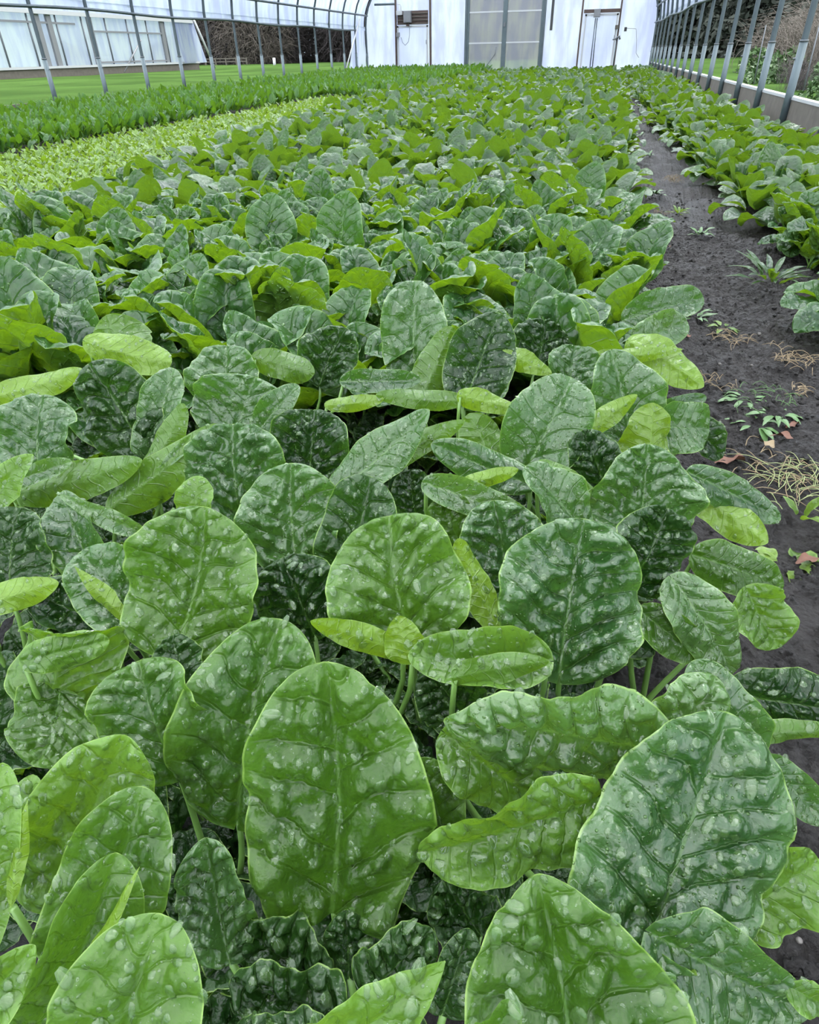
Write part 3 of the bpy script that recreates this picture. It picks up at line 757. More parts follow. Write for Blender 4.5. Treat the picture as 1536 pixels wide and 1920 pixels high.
# ------------------------------------------------------------------ masses of leaves beyond counting
def variants(specs, nv, nu):
    out = []
    for s_ in specs:
        V, (u, v, q, mx), _ = plant_leaf(nv, nu, **dict(s_, puck=s_['puck']*.3, wave=s_['wave']*.7))
        out.append((V, u.ravel(), v.ravel(), q.ravel(), mx.ravel()))
    return out
def mass(name, mat, specs, inst, nv, nu, label, cat, seed, extra=None):
    """inst: (n,?) x,y,rz,scale,tiltx,tilty,z"""
    var = variants(specs, nv, nu); r = np.random.default_rng(seed)
    pick = r.integers(0, len(var), len(inst)); Vs, Qs = [], []; at_ = {k: [] for k in ('u', 'v', 'q', 'mx', 'rnd')}; off = 0
    q0 = grid_quads(nv, nu)
    for k, (V, u, v, q, mx) in enumerate(var):
        I = inst[pick == k]
        if not len(I): continue
        n = len(I); W = V[None]*I[:, 3, None, None]
        a, b_ = I[:, 4, None], I[:, 5, None]
        x, y, z = W[..., 0], W[..., 1], W[..., 2]
        y, z = y*np.cos(a)-z*np.sin(a), y*np.sin(a)+z*np.cos(a)
        x, z = x*np.cos(b_)+z*np.sin(b_), -x*np.sin(b_)+z*np.cos(b_)
        c_, s_ = np.cos(I[:, 2, None]), np.sin(I[:, 2, None])
        x, y = x*c_-y*s_, x*s_+y*c_
        Vs.append(np.stack([x+I[:, 0, None], y+I[:, 1, None], z+I[:, 6, None]], -1).reshape(-1, 3))
        Qs.append((q0[None]+(np.arange(n)*len(V))[:, None, None]+off).reshape(-1, 4)); off += n*len(V)
        for nm, arr in (('u', u), ('v', v), ('q', q), ('mx', mx)): at_[nm].append(np.tile(arr, n))
        at_['rnd'].append(np.repeat(r.random(n), len(V)))
    me = np_mesh(name, np.concatenate(Vs), np.concatenate(Qs), M[mat], {k: np.concatenate(v_) for k, v_ in at_.items()})
    return tag(link(name, me), label, cat, kind='stuff')

def plants_to_leaves(pts, k, s0, s1, seed):
    r = np.random.default_rng(seed); n = len(pts); out = np.zeros((n*k, 7))
    pr = np.repeat(pts, k, 0); out[:, 0:2] = pr+r.uniform(-.012, .012, pr.shape)
    out[:, 2] = np.tile(np.arange(k)*2.399, n)+np.repeat(r.uniform(0, 6.28, n), k)+r.uniform(-.4, .4, n*k)
    out[:, 3] = np.repeat(r.uniform(s0, s1, n), k)*r.uniform(.8, 1.12, n*k)
    out[:, 4] = r.uniform(-.22, .22, n*k); out[:, 5] = r.uniform(-.2, .16, n*k)
    return out
for bed, nm, lab in (('main', 'spinach_foliage', 'far spinach of the wide bed, running back towards the end wall'), ('side', 'spinach_foliage', 'far spinach of the narrow bed beside the right hand wall posts')):
    pts = np.array([(x, y) for x, y, b_ in rest if b_ == bed])
    for_near = pts[pts[:, 1] < 9]; far = pts[pts[:, 1] >= 9]
    r = np.random.default_rng(2); far = far[r.random(len(far)) < .8]
    I1 = plants_to_leaves(for_near, 9, .95, 1.25, 5); I2 = plants_to_leaves(far, 8, 1.0, 1.3, 6)
    I1[:, 3] *= .95 if bed == 'side' else 1
    mass(nm, 'leaf_far', SPEC, np.concatenate([I1, I2]), 9, 8, lab, 'spinach', 31)

def rnd_inst(x0f, x1f, ya, yb, dens, s0, s1, seed, z0=0., z1=.0, tilt=.4, dropoff=None):
    r = np.random.default_rng(seed); xa, xb = x0f(np.array([ya, yb])).min(), x1f(np.array([ya, yb])).max()
    n = int((xb-xa)*(yb-ya)*dens); X = r.uniform(xa, xb, n); Y = r.uniform(ya, yb, n)
    ok = (X > x0f(Y)) & (X < x1f(Y)) & in_view(np.stack([X, Y, np.full(n, .2)], 1), 80)
    if dropoff: ok &= r.random(n) < np.clip(dropoff/Y, .2, 1)
    X, Y = X[ok], Y[ok]; n = len(X); o = np.zeros((n, 7)); o[:, 0] = X; o[:, 1] = Y; o[:, 2] = r.uniform(0, 6.28, n)
    o[:, 3] = r.uniform(s0, s1, n)*(np.sqrt(1/np.clip(dropoff/Y, .2, 1)) if dropoff else 1)**.6
    o[:, 4] = r.uniform(-tilt, tilt, n); o[:, 5] = r.uniform(-tilt, tilt, n); o[:, 6] = r.uniform(z0, z1, n)
    return o
rs = random.Random(9)
SP_BABY = [dict(L=rs.uniform(.035, .055), wid=rs.uniform(.4, .6), Lp=rs.uniform(.04, .08), e0=1.4, e1=rs.uniform(.2, 1.3), seed=i+40, shape='spear', cup=.4, bend=rs.uniform(.3, 1.2), wave=.6, puck=.4) for i in range(8)]
SP_UP = [dict(L=rs.uniform(.09, .13), wid=rs.uniform(.42, .6), Lp=rs.uniform(.10, .15), e0=1.5, e1=rs.uniform(1.0, 1.45), seed=i+60, shape='ovate', cup=.5, bend=rs.uniform(.1, .7), wave=.6, puck=.6) for i in range(8)]
bl = lambda Y: np.interp(Y, [0, 4, 10, 13], [-4.75, -4.72, -4.62, -4.5])
I = rnd_inst(lambda Y: bl(Y), lambda Y: left_edge(Y)-.02, 2.0, 12.6, 1500, .9, 1.4, 71, 0., .03, dropoff=5.)
mass('baby_leaf_greens', 'leaf_baby', SP_BABY, I, 6, 5, 'short yellow-green baby leaf salad growing left of the wide spinach bed', 'salad greens', 72)
ru = lambda Y: np.where(Y < 12.7, bl(Y)-.02, left_edge(Y)-.02)
I = rnd_inst(lambda Y: -7.42+0*Y, ru, 3.2, 25.6, 620, .85, 1.2, 73, 0., .0, tilt=.28, dropoff=7.)
mass('upright_leaf_greens', 'leaf_upright', SP_UP, I, 7, 5, 'tall dense bed of upright green leaves along the left wall posts', 'leafy greens', 74)

# ------------------------------------------------------------------ ground, soil
def soil_patch(name, xs, ys, amp, label, lab2=None, dr=False):
    X, Y = np.meshgrid(xs, ys, indexing='ij')
    if dr: X = X + drift(Y)
    Z = amp*(fbm(X*7, Y*7, 5, 5)*1.0+.5*np.abs(fbm(X*30, Y*30, 8, 3))+.36*np.abs(fbm(X*85, Y*85, 18, 2)))
    # a shallow trench between two raised beds
    Z = Z + .012*np.clip(np.abs(X-drift(Y)-.5)-.12, 0, .2)/.2
    V = np.stack([X, Y, Z], -1).reshape(-1, 3)
    Q = grid_quads(len(xs), len(ys))[:, ::-1]
    return link(name, np_mesh(name, V, Q, M['soil']))
o = soil_patch('floor', np.linspace(.05, .95, 190), np.concatenate([np.linspace(.15, 3.5, 640), np.linspace(3.52, 26, 300)]), .042, '', dr=True)
tag(o, 'dark wet soil path between the two spinach beds', 'soil path', kind='structure')
mb = MB(); mb.grid([[(x, y, -.012) for y in (-1.5, 8, 26)] for x in (1.75, -7.7)]); o = mb.build('ground', M['soil']); tag(o, 'dark soil under the beds of the greenhouse', 'soil', kind='structure')
# lawn outside
def lawn(x0, x1, y0, y1, nx, ny, f):
    xs = np.linspace(x0, x1, nx); ys = np.linspace(y0, y1, ny); X, Y = np.meshgrid(xs, ys, indexing='ij')
    return np.stack([X, Y, f(X, Y)+.05*fbm(X*.8, Y*.8, 3, 3)], -1)
V = lawn(-60, -7.645, -5, 90, 60, 60, lambda X, Y: .25-.09*np.clip(X+8.6, 0, 1))
tag(link('lawn', np_mesh('lawn', V.reshape(-1, 3), grid_quads(60, 60)[:, ::-1], M['lawn'])), 'mown lawn outside the left side of the greenhouse', 'lawn', kind='structure')
V = lawn(1.69, 40, -2, 90, 60, 60, lambda X, Y: .24+.012*np.clip(X-3, 0, 30))
tag(link('lawn', np_mesh('lawn', V.reshape(-1, 3), grid_quads(60, 60)[:, ::-1], M['lawn'])), 'lawn and rough grass outside the right side of the greenhouse', 'lawn', kind='structure')
V = lawn(-7.75, 1.78, 26.1, 90, 12, 40, lambda X, Y: .2+0*X)
tag(link('lawn', np_mesh('lawn', V.reshape(-1, 3), grid_quads(12, 40)[:, ::-1], M['lawn'])), 'lawn behind the end wall', 'lawn', kind='structure')

# ------------------------------------------------------------------ the tunnel
XL, XR, YE = -7.62, 1.66, 26.0
XC = (XL+XR)/2; HW = (XR-XL)/2; ZS = 1.45; RISE = 2.35
def arch(t):  # t from 0 (left spring) to pi (right spring)
    return XC-HW*math.cos(t), ZS+RISE*math.sin(t)
def hoop_pts(Y): 
    return [(XL, Y, -.05), (XL, Y, .6), (XL, Y, 1.1)]+[(arch(PI*i/28)[0], Y, arch(PI*i/28)[1]) for i in range(29)]+[(XR, Y, 1.1), (XR, Y, .6), (XR, Y, -.05)]
def ordw(n): return ['end wall hoop', 'second', 'third', 'fourth', 'fifth', 'sixth', 'seventh', 'eighth', 'ninth', 'tenth', 'eleventh', 'twelfth', 'thirteenth', 'fourteenth', 'fifteenth', 'sixteenth', 'seventeenth', 'eighteenth', 'nineteenth', 'twentieth', 'twenty-first'][n]
for k in range(0, 21):
    Y = YE-1.25*k-.02
    rt = empty('greenhouse_hoop', (XC, Y, 0))
    lab = 'galvanised steel hoop standing against the end wall' if k == 0 else 'galvanised steel hoop of the tunnel, %s counted from the end wall' % ordw(k)
    tag(rt, lab, 'greenhouse hoop', 'steel hoops of the tunnel')
    sh = lambda pts: [(x-XC, y-Y, z) for x, y, z in pts]
    MB().tube(sh(hoop_pts(Y)), .026, 10).build('arch_pipe', M['galvanised'], rt, True)
    for X in (XL, XR):
        s = -1 if X == XL else 1
        MB().tube(sh([(X, Y, -.05), (X, Y, .74)]), .034, 12).build('ground_post', M['galvanised_light'], rt, True)
        MB().tube(sh([(X, Y, .735), (X, Y, .75)]), .036, 12).build('collar', M['steel_dark'], rt, True)
        MB().tube(sh([(X, Y, .62), (X-s*.05, Y, .62)]), .008, 6).build('bolt', M['steel_dark'], rt, True)
for X, side in ((XL, 'left'), (XR, 'right')):
    s = 1 if side == 'left' else -1
    pts = [(X+s*.035, y, 1.74) for y in np.linspace(-1, YE, 24)]
    xx = pts[0][0]+s*.03
    o = MB().tube([(xx, p[1], 1.74) for p in pts], .024, 8).build('purlin_pipe', M['galvanised'], None, True)
    tag(o, 'long steel purlin pipe running along the %s side under the roof' % side, 'pipe')
    o = MB().tube([(X+s*.045, y, 1.33+.015*math.sin(y*1.3)) for y in np.linspace(-1, YE-1.25 if side == 'left' else YE, 40)], .02, 8).build('roll_up_bar', M['galvanised'], None, True)
    tag(o, 'roll-up bar holding the lower edge of the raised %s side film' % side, 'bar')
# films
def film_obj(name, G, mat, lab, nm_kind='structure', cat='plastic film'):
    G = np.asarray(G, float); me = np_mesh(name, G.reshape(-1, 3), grid_quads(*G.shape[:2]), M[mat]); o = link(name, me)
    return tag(o, lab, cat, kind=nm_kind)
ys = np.concatenate([np.linspace(-1, 8, 10), np.linspace(9, YE, 100)])
for (i0, i1, mt, nm, lb) in ((9, 51, 'film_roof', 'ceiling', 'curved clear white plastic film over the top of the tunnel'), (0, 9, 'film_side', 'ceiling_left', 'lower left curve of the white film roof'), (51, 60, 'film_side', 'ceiling_right', 'lower right curve of the white film roof')):  # lower curves get darker, denser film to hold down their brightness; top stays clear
    G = []
    for i in range(i0, i1+1):
        t_ = PI*i/60; x, z = arch(t_); x = XC+(x-XC)*1.008; row = []
        for y in ys:
            sag = .025*abs(math.sin(PI*(YE-y)/1.25)); nx, nz_ = -math.cos(t_), math.sin(t_)
            row.append((x+nx*(.035-sag), y, z+nz_*(.035-sag)))
        G.append(row)
    film_obj(nm, G, mt, lb)
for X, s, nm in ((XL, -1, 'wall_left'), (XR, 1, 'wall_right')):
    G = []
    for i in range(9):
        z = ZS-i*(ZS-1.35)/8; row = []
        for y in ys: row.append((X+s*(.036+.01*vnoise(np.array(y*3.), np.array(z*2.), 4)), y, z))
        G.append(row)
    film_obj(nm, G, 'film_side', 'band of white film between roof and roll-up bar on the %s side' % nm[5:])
# last bay of the left side: film down to the ground
G = [[(XL-.05+.03*vnoise(np.array(y*5), np.array(z*4), 6)-(.25*max(0, (.75-abs(z-.35)))*(1 if j == 0 else 0))*0, y-(.45*max(0, 1-abs(z-.3)/.5) if j == 0 else 0), z) for z in np.linspace(1.36, .0, 14)] for j, y in enumerate(np.linspace(YE-1.55, YE, 12))]
film_obj('plastic_sheet', G, 'film_wall', 'white film hanging to the ground in the last left bay', 'thing', 'plastic sheet')
o = MB().tube([(XL+.1, YE-1.0, 1.62), (XL+.05, YE-2.7, .25)], .022, 8).build('brace_pole', M['white_paint'], None, True)
tag(o, 'slanting white brace pole at the left end of the end wall', 'pole')

def wp(x, y): p = aty(x, y, YE); return p[0], p[2]
XD0, XD1 = wp(876, 60)[0], wp(1017, 60)[0]
# end wall film: two sheets left and right of the doors, and the piece over them
def topz(x):
    c = max(-1, min(1, (XC-x)/HW)); return ZS+RISE*math.sin(math.acos(c))
def wall_sheet(x0, x1, z0=0., n=24, mat='film_wall', nm='wall_back', lab='white film of the end wall'):
    G = []
    for i in range(n+1):
        x = x0+(x1-x0)*i/n; tz = topz(x)
        G.append([(x, YE+.035+.02*vnoise(np.array(x*2.), np.array(z*.8), 12), z) for z in np.linspace(z0, tz, 14)])
    return film_obj(nm, G, mat, lab)
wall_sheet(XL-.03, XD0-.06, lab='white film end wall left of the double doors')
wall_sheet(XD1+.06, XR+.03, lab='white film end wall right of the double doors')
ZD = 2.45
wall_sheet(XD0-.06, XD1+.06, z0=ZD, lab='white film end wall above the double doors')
o = MB().box(XL-.05, XR+.05, YE-.02, YE+.06, -.05, .12).build('baseboard_back', M['wood_grey']); tag(o, 'low grey base board of the end wall', 'board', kind='structure')
# wooden uprights of the end wall (brown) as trim
def upright(px0, py0, px1, py1, w_, mat, nm, lab, d=.07):
    x0, _ = wp(px0, py0); x1, _ = wp(px1, py1); tz = topz((x0+x1)/2)
    # extrapolate to floor/top along the measured line
    xb = x1; xt = x0
    mb = MB(); n = len(mb.v); mb.box(-w_/2, w_/2, -d/2, d/2, 0, tz)
    mb.v = [(v[0]+xb+(xt-xb)*min(1, v[2]/2.), v[1]+YE-.01, v[2]) for v in mb.v]
    o = mb.build(nm, M[mat]); return tag(o, lab, 'post', kind='structure')
upright(742, 0, 744, 128, .055, 'wood_brown', 'trim_1', 'brown upright left of the small left door')
upright(806, 0, 808, 125, .06, 'wood_brown', 'trim_2', 'brown upright right of the small left door')
upright(1094, 0, 1082, 119, .05, 'wood_brown', 'trim_3', 'brown upright left of the small right door')
upright(1167, 0, 1151, 122, .05, 'wood_brown', 'trim_4', 'brown upright right of the small right door')
# the two narrow film doors
def small_door(nm, xa, xb, ztop, lab):
    rt = empty(nm, ((xa+xb)/2, YE-.03, 0)); tag(rt, lab, 'door', kind='structure'); cx = (xa+xb)/2
    fr = MB(); 
    for (a0, a1, z0, z1) in ((xa, xa+.05, .06, ztop), (xb-.05, xb, .06, ztop), (xa, xb, ztop-.05, ztop), (xa, xb, .06, .12)): fr.box(a0-cx, a1-cx, -.015, .015, z0, z1)
    fr.build('frame', M['white_paint'], rt)
    MB().grid([[(x-cx, .0, z) for z in np.linspace(.1, ztop, 8)] for x in np.linspace(xa+.03, xb-.03, 6)]).build('film_panel', M['film_door'], rt, True)
    MB().tube([(xb-cx-.05, -.02, .95), (xb-cx-.05, -.06, .95), (xb-cx-.05, -.06, 1.05), (xb-cx-.05, -.02, 1.05)], .008, 6).build('handle', M['steel_dark'], rt, True)
small_door('door_1', wp(746, 90)[0], wp(803, 90)[0], wp(770, 48)[1], 'narrow white film door below the fan louvre, left part of end wall')
small_door('door_2', wp(1091, 90)[0], wp(1152, 90)[0], wp(1120, 26)[1], 'narrow white film door behind the conduits, right part of end wall')
# fan louvre
xa, za = wp(746, 47); xb, zb = wp(803, 19)
rt = empty('ventilation_louvre', ((xa+xb)/2, YE-.05, za)); tag(rt, 'dark brown slatted louvre above the small left door of the end wall', 'louvre')
cx = (xa+xb)/2
MB().box(xa-cx, xb-cx, .01, .05, 0, zb-za).build('backing_board', M['wood_brown'], rt)
for i in range(4): MB().box(xa-cx, xb-cx, -.02, .012, (zb-za)*(i+.12)/4, (zb-za)*(i+.2)/4+.012).build('slat', M['wood_grey'], rt)
def box_obj(nm, x0, y0, x1, y1, mat, lab, cat, dep=.12, extra=None):
    xa, za = wp(x0, y1); xb, zb = wp(x1, y0)
    if xa > xb: xa, xb = xb, xa
    rt = empty(nm, ((xa+xb)/2, YE-.08, za)); tag(rt, lab, cat); w2 = (xb-xa)/2; hh = zb-za
    MB().box(-w2, w2, -dep, 0, 0, hh).build('housing', M[mat], rt)
    MB().box(-w2*.85, w2*.85, -dep-.012, -dep, hh*.06, hh*.94).build('cover', M[mat], rt)
    if extra: extra(rt, w2, hh, dep)
    return rt
box_obj('fan_motor', 760, 21, 773, 43, 'grey_box', 'grey motor box hanging in front of the brown louvre', 'motor', .16,
    lambda rt, w2, hh, dep: MB().box(-w2*.4, w2*.4, -dep*.7, -.02, -.09, 0).build('bracket', M['wood_brown'], rt))
box_obj('junction_box', 745, 20, 756, 29, 'white_paint', 'small pale junction box at the top left corner of the louvre', 'junction box', .06)
box_obj('socket_box', 745, 61, 751, 70, 'grey_box', 'small grey socket box beside the left small door post', 'socket', .05)
box_obj('control_box', 1113, 17, 1127, 33, 'grey_box', 'grey control box on the brown rail above the right small door', 'control box', .12)
box_obj('thermostat', 1170, 51, 1176, 59, 'black_plastic', 'small black thermostat on the film at the right end of the end wall', 'thermostat', .05)
box_obj('outlet_box', 1153, 47, 1161, 55, 'wood_grey', 'small brownish outlet box on the right door post', 'outlet', .05)
xa, z_ = wp(1036, 0); xb, zb_ = wp(1033, 57)
o = MB().box(xb-.035, xb+.045, YE-.06, YE-.02, zb_, z_+.05).build('black_strip', M['black_plastic']); tag(o, 'upright black strip hanging on the film right of the double doors', 'strip')
xa, za = wp(1095, 25); xb, zb = wp(1163, 19)
o = MB().box(xa, xb, YE-.07, YE-.01, za, za+.09).build('door_rail', M['wood_brown']); tag(o, 'brown horizontal rail over the right small door', 'rail')
xa, za = wp(703, 9); xb, _ = wp(741, 8)
o = MB().tube([(xa, YE-.05, za), (xb, YE-.05, za)], .03, 8).build('cross_pipe', M['galvanised_light'], None, True); tag(o, 'grey cross pipe between end hoop and brown post, top left of end wall', 'pipe')
for j, (a, b_) in enumerate((((1117, 34), (1107, 120)), ((1120, 34), (1112, 120)))):
    p, q_ = wp(*a), wp(*b_); o = MB().tube([(p[0], YE-.06, p[1]), (q_[0], YE-.06, 0.)], .014, 8).build('conduit', M['galvanised'], None, True)
    tag(o, ['left one of the two grey conduits under the control box', 'right one of the two grey conduits under the control box'][j], 'conduit', 'conduits under the control box')
# cable loop
pts = [aty(x, y, YE-.08) for x, y in ((768, 52), (768, 66), (766, 78), (760, 85), (755, 80), (752, 70))]
o = MB().tube(pts, .008, 6).build('cable', M['grey_box'], None, True); tag(o, 'thin cable hanging in a loop below the motor box', 'cable')
pts = [aty(x, y, YE-.08) for x, y in ((1176, 53), (1193, 54), (1194, 75), (1193, 100), (1198, 108))]
o = MB().tube(pts, .006, 6).build('cable', M['grey_box'], None, True); tag(o, 'thin pale cable running right and down from the black thermostat', 'cable')
pts = [aty(x, y, YE-.08) for x, y in ((745, 8), (750, 8), (752, 12), (752, 21))]
o = MB().tube(pts, .012, 6).build('pipe_elbow', M['white_paint'], None, True); tag(o, 'bent white conduit above the pale junction box', 'conduit')
# standpipe tap
p = wp(1151, 120); 
rt = empty('standpipe', (p[0]-.02, YE-.25, 0)); tag(rt, 'standpipe with dark tap handle in front of the right small door post', 'standpipe')
zt = wp(1150, 76)[1]
MB().tube([(0, 0, 0), (0, 0, zt)], .016, 8).build('pipe', M['galvanised'], rt, True)
MB().tube([(0, 0, zt), (0, 0, zt+.07), (.07, 0, zt+.10), (.1, 0, zt+.02)], .03, 8).build('tap', M['steel_dark'], rt, True)
MB().tube([(-.12, 0, zt+.02), (.05, 0, zt+.06)], .018, 8).build('lever', M['steel_dark'], rt, True)
# double doors
xm = wp(946, 60)[0]
for j, (a, b_) in enumerate(((XD0, xm), (xm, XD1))):
    rt = empty('door_%d' % (3+j), ((a+b_)/2, YE, 0)); cx = (a+b_)/2
    tag(rt, ['left leaf of the grey framed glazed double doors', 'right leaf of the grey framed glazed double doors'][j], 'door', 'double doors of the end wall', kind='structure')
    fr = MB()
    for (x0, x1, z0, z1) in ((a, a+.07, .08, ZD), (b_-.07, b_, .08, ZD), (a, b_, .08, .16), (a, b_, ZD-.07, ZD)): fr.box(x0-cx, x1-cx, -.03, .03, z0, z1)
    fr.build('frame', M['galvanised_light'], rt)
    for yy in (23, 81):
        z = wp(900, yy)[1]; MB().box(a-cx, b_-cx, -.025, .01, z-.02, z+.02).build('crossbar', M['white_paint'], rt)
    MB().grid([[(x-cx, .012, z) for z in np.linspace(.1, ZD, 10)] for x in np.linspace(a+.05, b_-.05, 8)]).build('glazing', M['door_glazing'], rt, True)
MB_ = MB().box(xm-.03, xm+.03, YE-.09, YE-.03, wp(945, 50)[1], wp(945, 42)[1]).build('door_latch', M['steel_dark']); tag(MB_, 'dark latch between the two glazed door leaves', 'latch')
for x, lab, i in ((XD0-.035, 'grey steel upright left of the double doors', 5), (XD1+.035, 'grey steel upright right of the double doors', 6)):
    o = MB().box(x-.035, x+.035, YE-.06, YE+.05, 0, topz(x)).build('trim_%d' % i, M['galvanised']); tag(o, lab, 'post', kind='structure')
p0, p1, p2 = aty(930, 88, YE-.1), aty(928, 102, YE-.1), aty(913, 122, YE-.1)
o = MB().tube([p0, p1, p2, (p2[0]-.03, p2[1], .0)], .012, 6).build('leaning_stick', M['steel_dark'], None, True); tag(o, 'thin dark stick leaning against the left glazed door', 'stick')

# right base board with its white top edge
mb = MB().box(XR+.02, XR+.06, -1, YE, -.05, .33); o = mb.build('baseboard_right', M['wood_grey']); tag(o, 'grey wooden base board along the right side', 'board', kind='structure')
o = MB().box(XR+.015, XR+.075, -1, YE, .33, .352).build('trim_7', M['white_paint']); tag(o, 'white top strip of the right base board', 'strip', kind='structure')
o = MB().box(XL-.06, XL-.02, -1, YE, -.05, .24).build('baseboard_left', M['wood_grey']); tag(o, 'grey wooden base board along the left side', 'board', kind='structure')

# ------------------------------------------------------------------ the neighbouring tunnel, seen through the left side
NX = -18.7; NY1 = 34.7; NY0 = 12.; NR = 4.4
rt = empty('neighbouring_greenhouse', (NX, NY1, .25)); tag(rt, 'neighbouring white film greenhouse on the lawn beyond the left side', 'greenhouse')
def rel(p): return (p[0]-NX, p[1]-NY1, p[2]-.25)
mb = MB().box(0-.05, .06, NY0-NY1, 0, -.1, .24); mb.build('base_board', M['wood_grey'], rt)
MB().box(-.04, .10, NY0-NY1, 0.05, .24, .31).build('bottom_rail', M['white_paint'], rt)
MB().box(-.04, .06, NY0-NY1, 0.1, 1.78, 1.90).build('eave_rail', M['white_paint'], rt)
for k in range(15):
    y = -1.45*k-.9
    MB().tube([(-.06, y, 0), (-.06, y, 1.85)], .032, 6).build('side_post', M['steel_dark'], rt, True)
def nfilm(nm, G, mat): 
    G = np.asarray(G, float); o = link(nm, np_mesh(nm, G.reshape(-1, 3), grid_quads(*G.shape[:2]), M[mat]), rt); return o
nfilm('side_film', [[(-.1+.05*vnoise(np.array(y*1.5), np.array(z*.6), 3), y, z) for z in np.linspace(.3, 1.8, 8)] for y in np.linspace(NY0-NY1, 0, 60)], 'film_old')
G = [[(-NR+NR*math.cos(a), y+(0), 1.85+2.0*math.sin(a)) for a in np.linspace(0, PI, 16)] for y in np.linspace(NY0-NY1, 0, 60)]
nfilm('roof_film', G, 'film_side')
G = [[(-NR+NR*math.cos(a)*f_, 0.02+.1*(1-f_), .25+(1.6+2.0*math.sin(a))*f_) for f_ in np.linspace(0, 1, 6)] for a in np.linspace(0, PI, 16)]
nfilm('end_film', G, 'film_wall')
nfilm('loose_film', [[(.02+.9*(1-z/1.9)**2*abs(1-j/5)*.3, -1.6+1.75*j/5+.9*(1-z/1.9)*(j/5)**2, z) for z in np.linspace(.26, 1.85, 10)] for j in range(6)], 'film_wall')
MB().tube([(.0, .35, 1.9), (.0, 1.7, .0)], .05, 8).build('guy_pole', M['white_paint'], rt, True)
MB().tube([(.05, -6.3, .05), (.05, -4.6, 1.1)], .03, 8).build('brace_pole', M['grey_box'], rt, True)
for (y0, y1, zs) in ((-20.5, -14.8, (1.25, .35)), (-14.0, -8.6, (1.55,)), (-7.6, -2.6, (1.35, .38))):
    for z in zs: MB().box(-.08, -.02, y0, y1, z-.03, z+.03).build('side_rail', M['grey_box'], rt)
for y in (-16.9, -10.6, -10.0, -7.7, -2.6): MB().box(-.09, -.01, y-.12, y+.12, .25, 1.85).build('door_post', M['grey_box'], rt)

# ------------------------------------------------------------------ trees, brambles, fence
def twig_tree(seed, h, rad, ntw, mat_t='twig', mat_b='bark', low=.0, lean=.3, tw=.035, tl=1.3):
    r = np.random.default_rng(seed); tr = MB(); n = 1+int(r.integers(1, 4))
    for k in range(n):
        a = r.uniform(0, 6.28); p = np.array([r.uniform(-.3, .3), r.uniform(-.3, .3), -.1]); pts = [p]
        for i in range(5): p = p+np.array([math.cos(a)*lean*r.uniform(.2, .8), math.sin(a)*lean*r.uniform(.2, .8), h/6]); pts.append(p)
        tr.tube(pts, .13*h/8, 6, r2=.03)
    # branches and twigs: thin curved tapering strips of three sides
    P0 = []; 
    th = r.uniform(0, 2*PI, ntw); ph = r.uniform(0, 1, ntw); rr = rad*np.sqrt(r.uniform(0, 1, ntw))
    zz = low*h+(1-low)*h*ph; rr = rr*np.sqrt(np.clip(1-((zz/h-.45)/.62)**2, .05, 1))
    A = np.stack([rr*np.cos(th), rr*np.sin(th), zz], 1)
    D = np.stack([np.cos(th)*r.uniform(-.3, 1, ntw), np.sin(th)*r.uniform(-.3, 1, ntw), r.uniform(-.6, 1.2, ntw)], 1)+r.normal(0, .4, (ntw, 3)); D /= np.linalg.norm(D, axis=1, keepdims=True)
    L = tl*r.uniform(.4, 1.2, ntw); S = np.cross(D, r.normal(0, 1, (ntw, 3))); S /= np.linalg.norm(S, axis=1, keepdims=True); T = np.cross(D, S)
    vs = []
    for f_, w_ in ((0, 1.), (.5, .7), (1., .15)):
        c = A+D*(L*f_)[:, None]+np.array([0, 0, -1.])*(L*f_*f_*.25)[:, None]
        for k in range(3):
            a = 2*PI*k/3; vs.append(c+(S*math.cos(a)+T*math.sin(a))*tw*w_*.5)
    V = np.stack(vs, 1).reshape(-1, 3); q = []
    for l in range(2):
        for k in range(3): q.append((l*3+k, l*3+(k+1) % 3, (l+1)*3+(k+1) % 3, (l+1)*3+k))
    Q = (np.array(q)[None]+(np.arange(ntw)*9)[:, None, None]).reshape(-1, 4)
    return tr, np_mesh('twigs', V, Q, M[mat_t], smooth=False), mat_b
def evergreen_mesh(seed, h, rad, n, mat='evergreen', sz=.22):
    r = np.random.default_rng(seed)
    z = r.uniform(0, 1, n)**1.2; a = r.uniform(0, 6.28, n); R_ = rad*(1-z*.75)*(.75+.25*r.uniform(0, 1, n))*(1+.22*np.sin(a*3+seed)+.2*np.sin(z*14+a*2))
    c = np.stack([R_*np.cos(a), R_*np.sin(a), z*h], 1)
    d1 = r.normal(0, 1, (n, 3)); d1 /= np.linalg.norm(d1, axis=1, keepdims=True); d2 = np.cross(d1, r.normal(0, 1, (n, 3))); d2 /= np.linalg.norm(d2, axis=1, keepdims=True)
    s_ = sz*r.uniform(.5, 1.3, n)[:, None]
    V = np.stack([c-d1*s_, c-d2*s_*.45, c+d1*s_, c+d2*s_*.45], 1).reshape(-1, 3); Q = np.arange(4*n).reshape(-1, 4)
    return np_mesh('foliage', V, Q, M[mat], smooth=False)
def place_copy(me_list, name, loc, rz, s, lab, cat, grp):
    rt = empty(name, loc, rz); rt.scale = (s, s, s); tag(rt, lab, cat, grp)
    for nm, me in me_list: link(nm, me, rt)
    return rt
BT = []
for sd_ in (1, 2, 3):
    tr, tw, mb_ = twig_tree(sd_, 9., 3.2, 8500, tw=.045)
    me = bpy.data.meshes.new('trunk'); me.from_pydata(tr.v, [], tr.f); me.materials.append(M['bark']); BT.append([('trunk', me), ('twigs', tw)])
tr, tw, _ = twig_tree(8, 3.4, 2.4, 4200, 'twig_pale', low=0, tw=.03, tl=1.0); me = bpy.data.meshes.new('trunk'); me.from_pydata(tr.v, [], tr.f); me.materials.append(M['bark']); PALE = [('trunk', me), ('twigs', tw)]
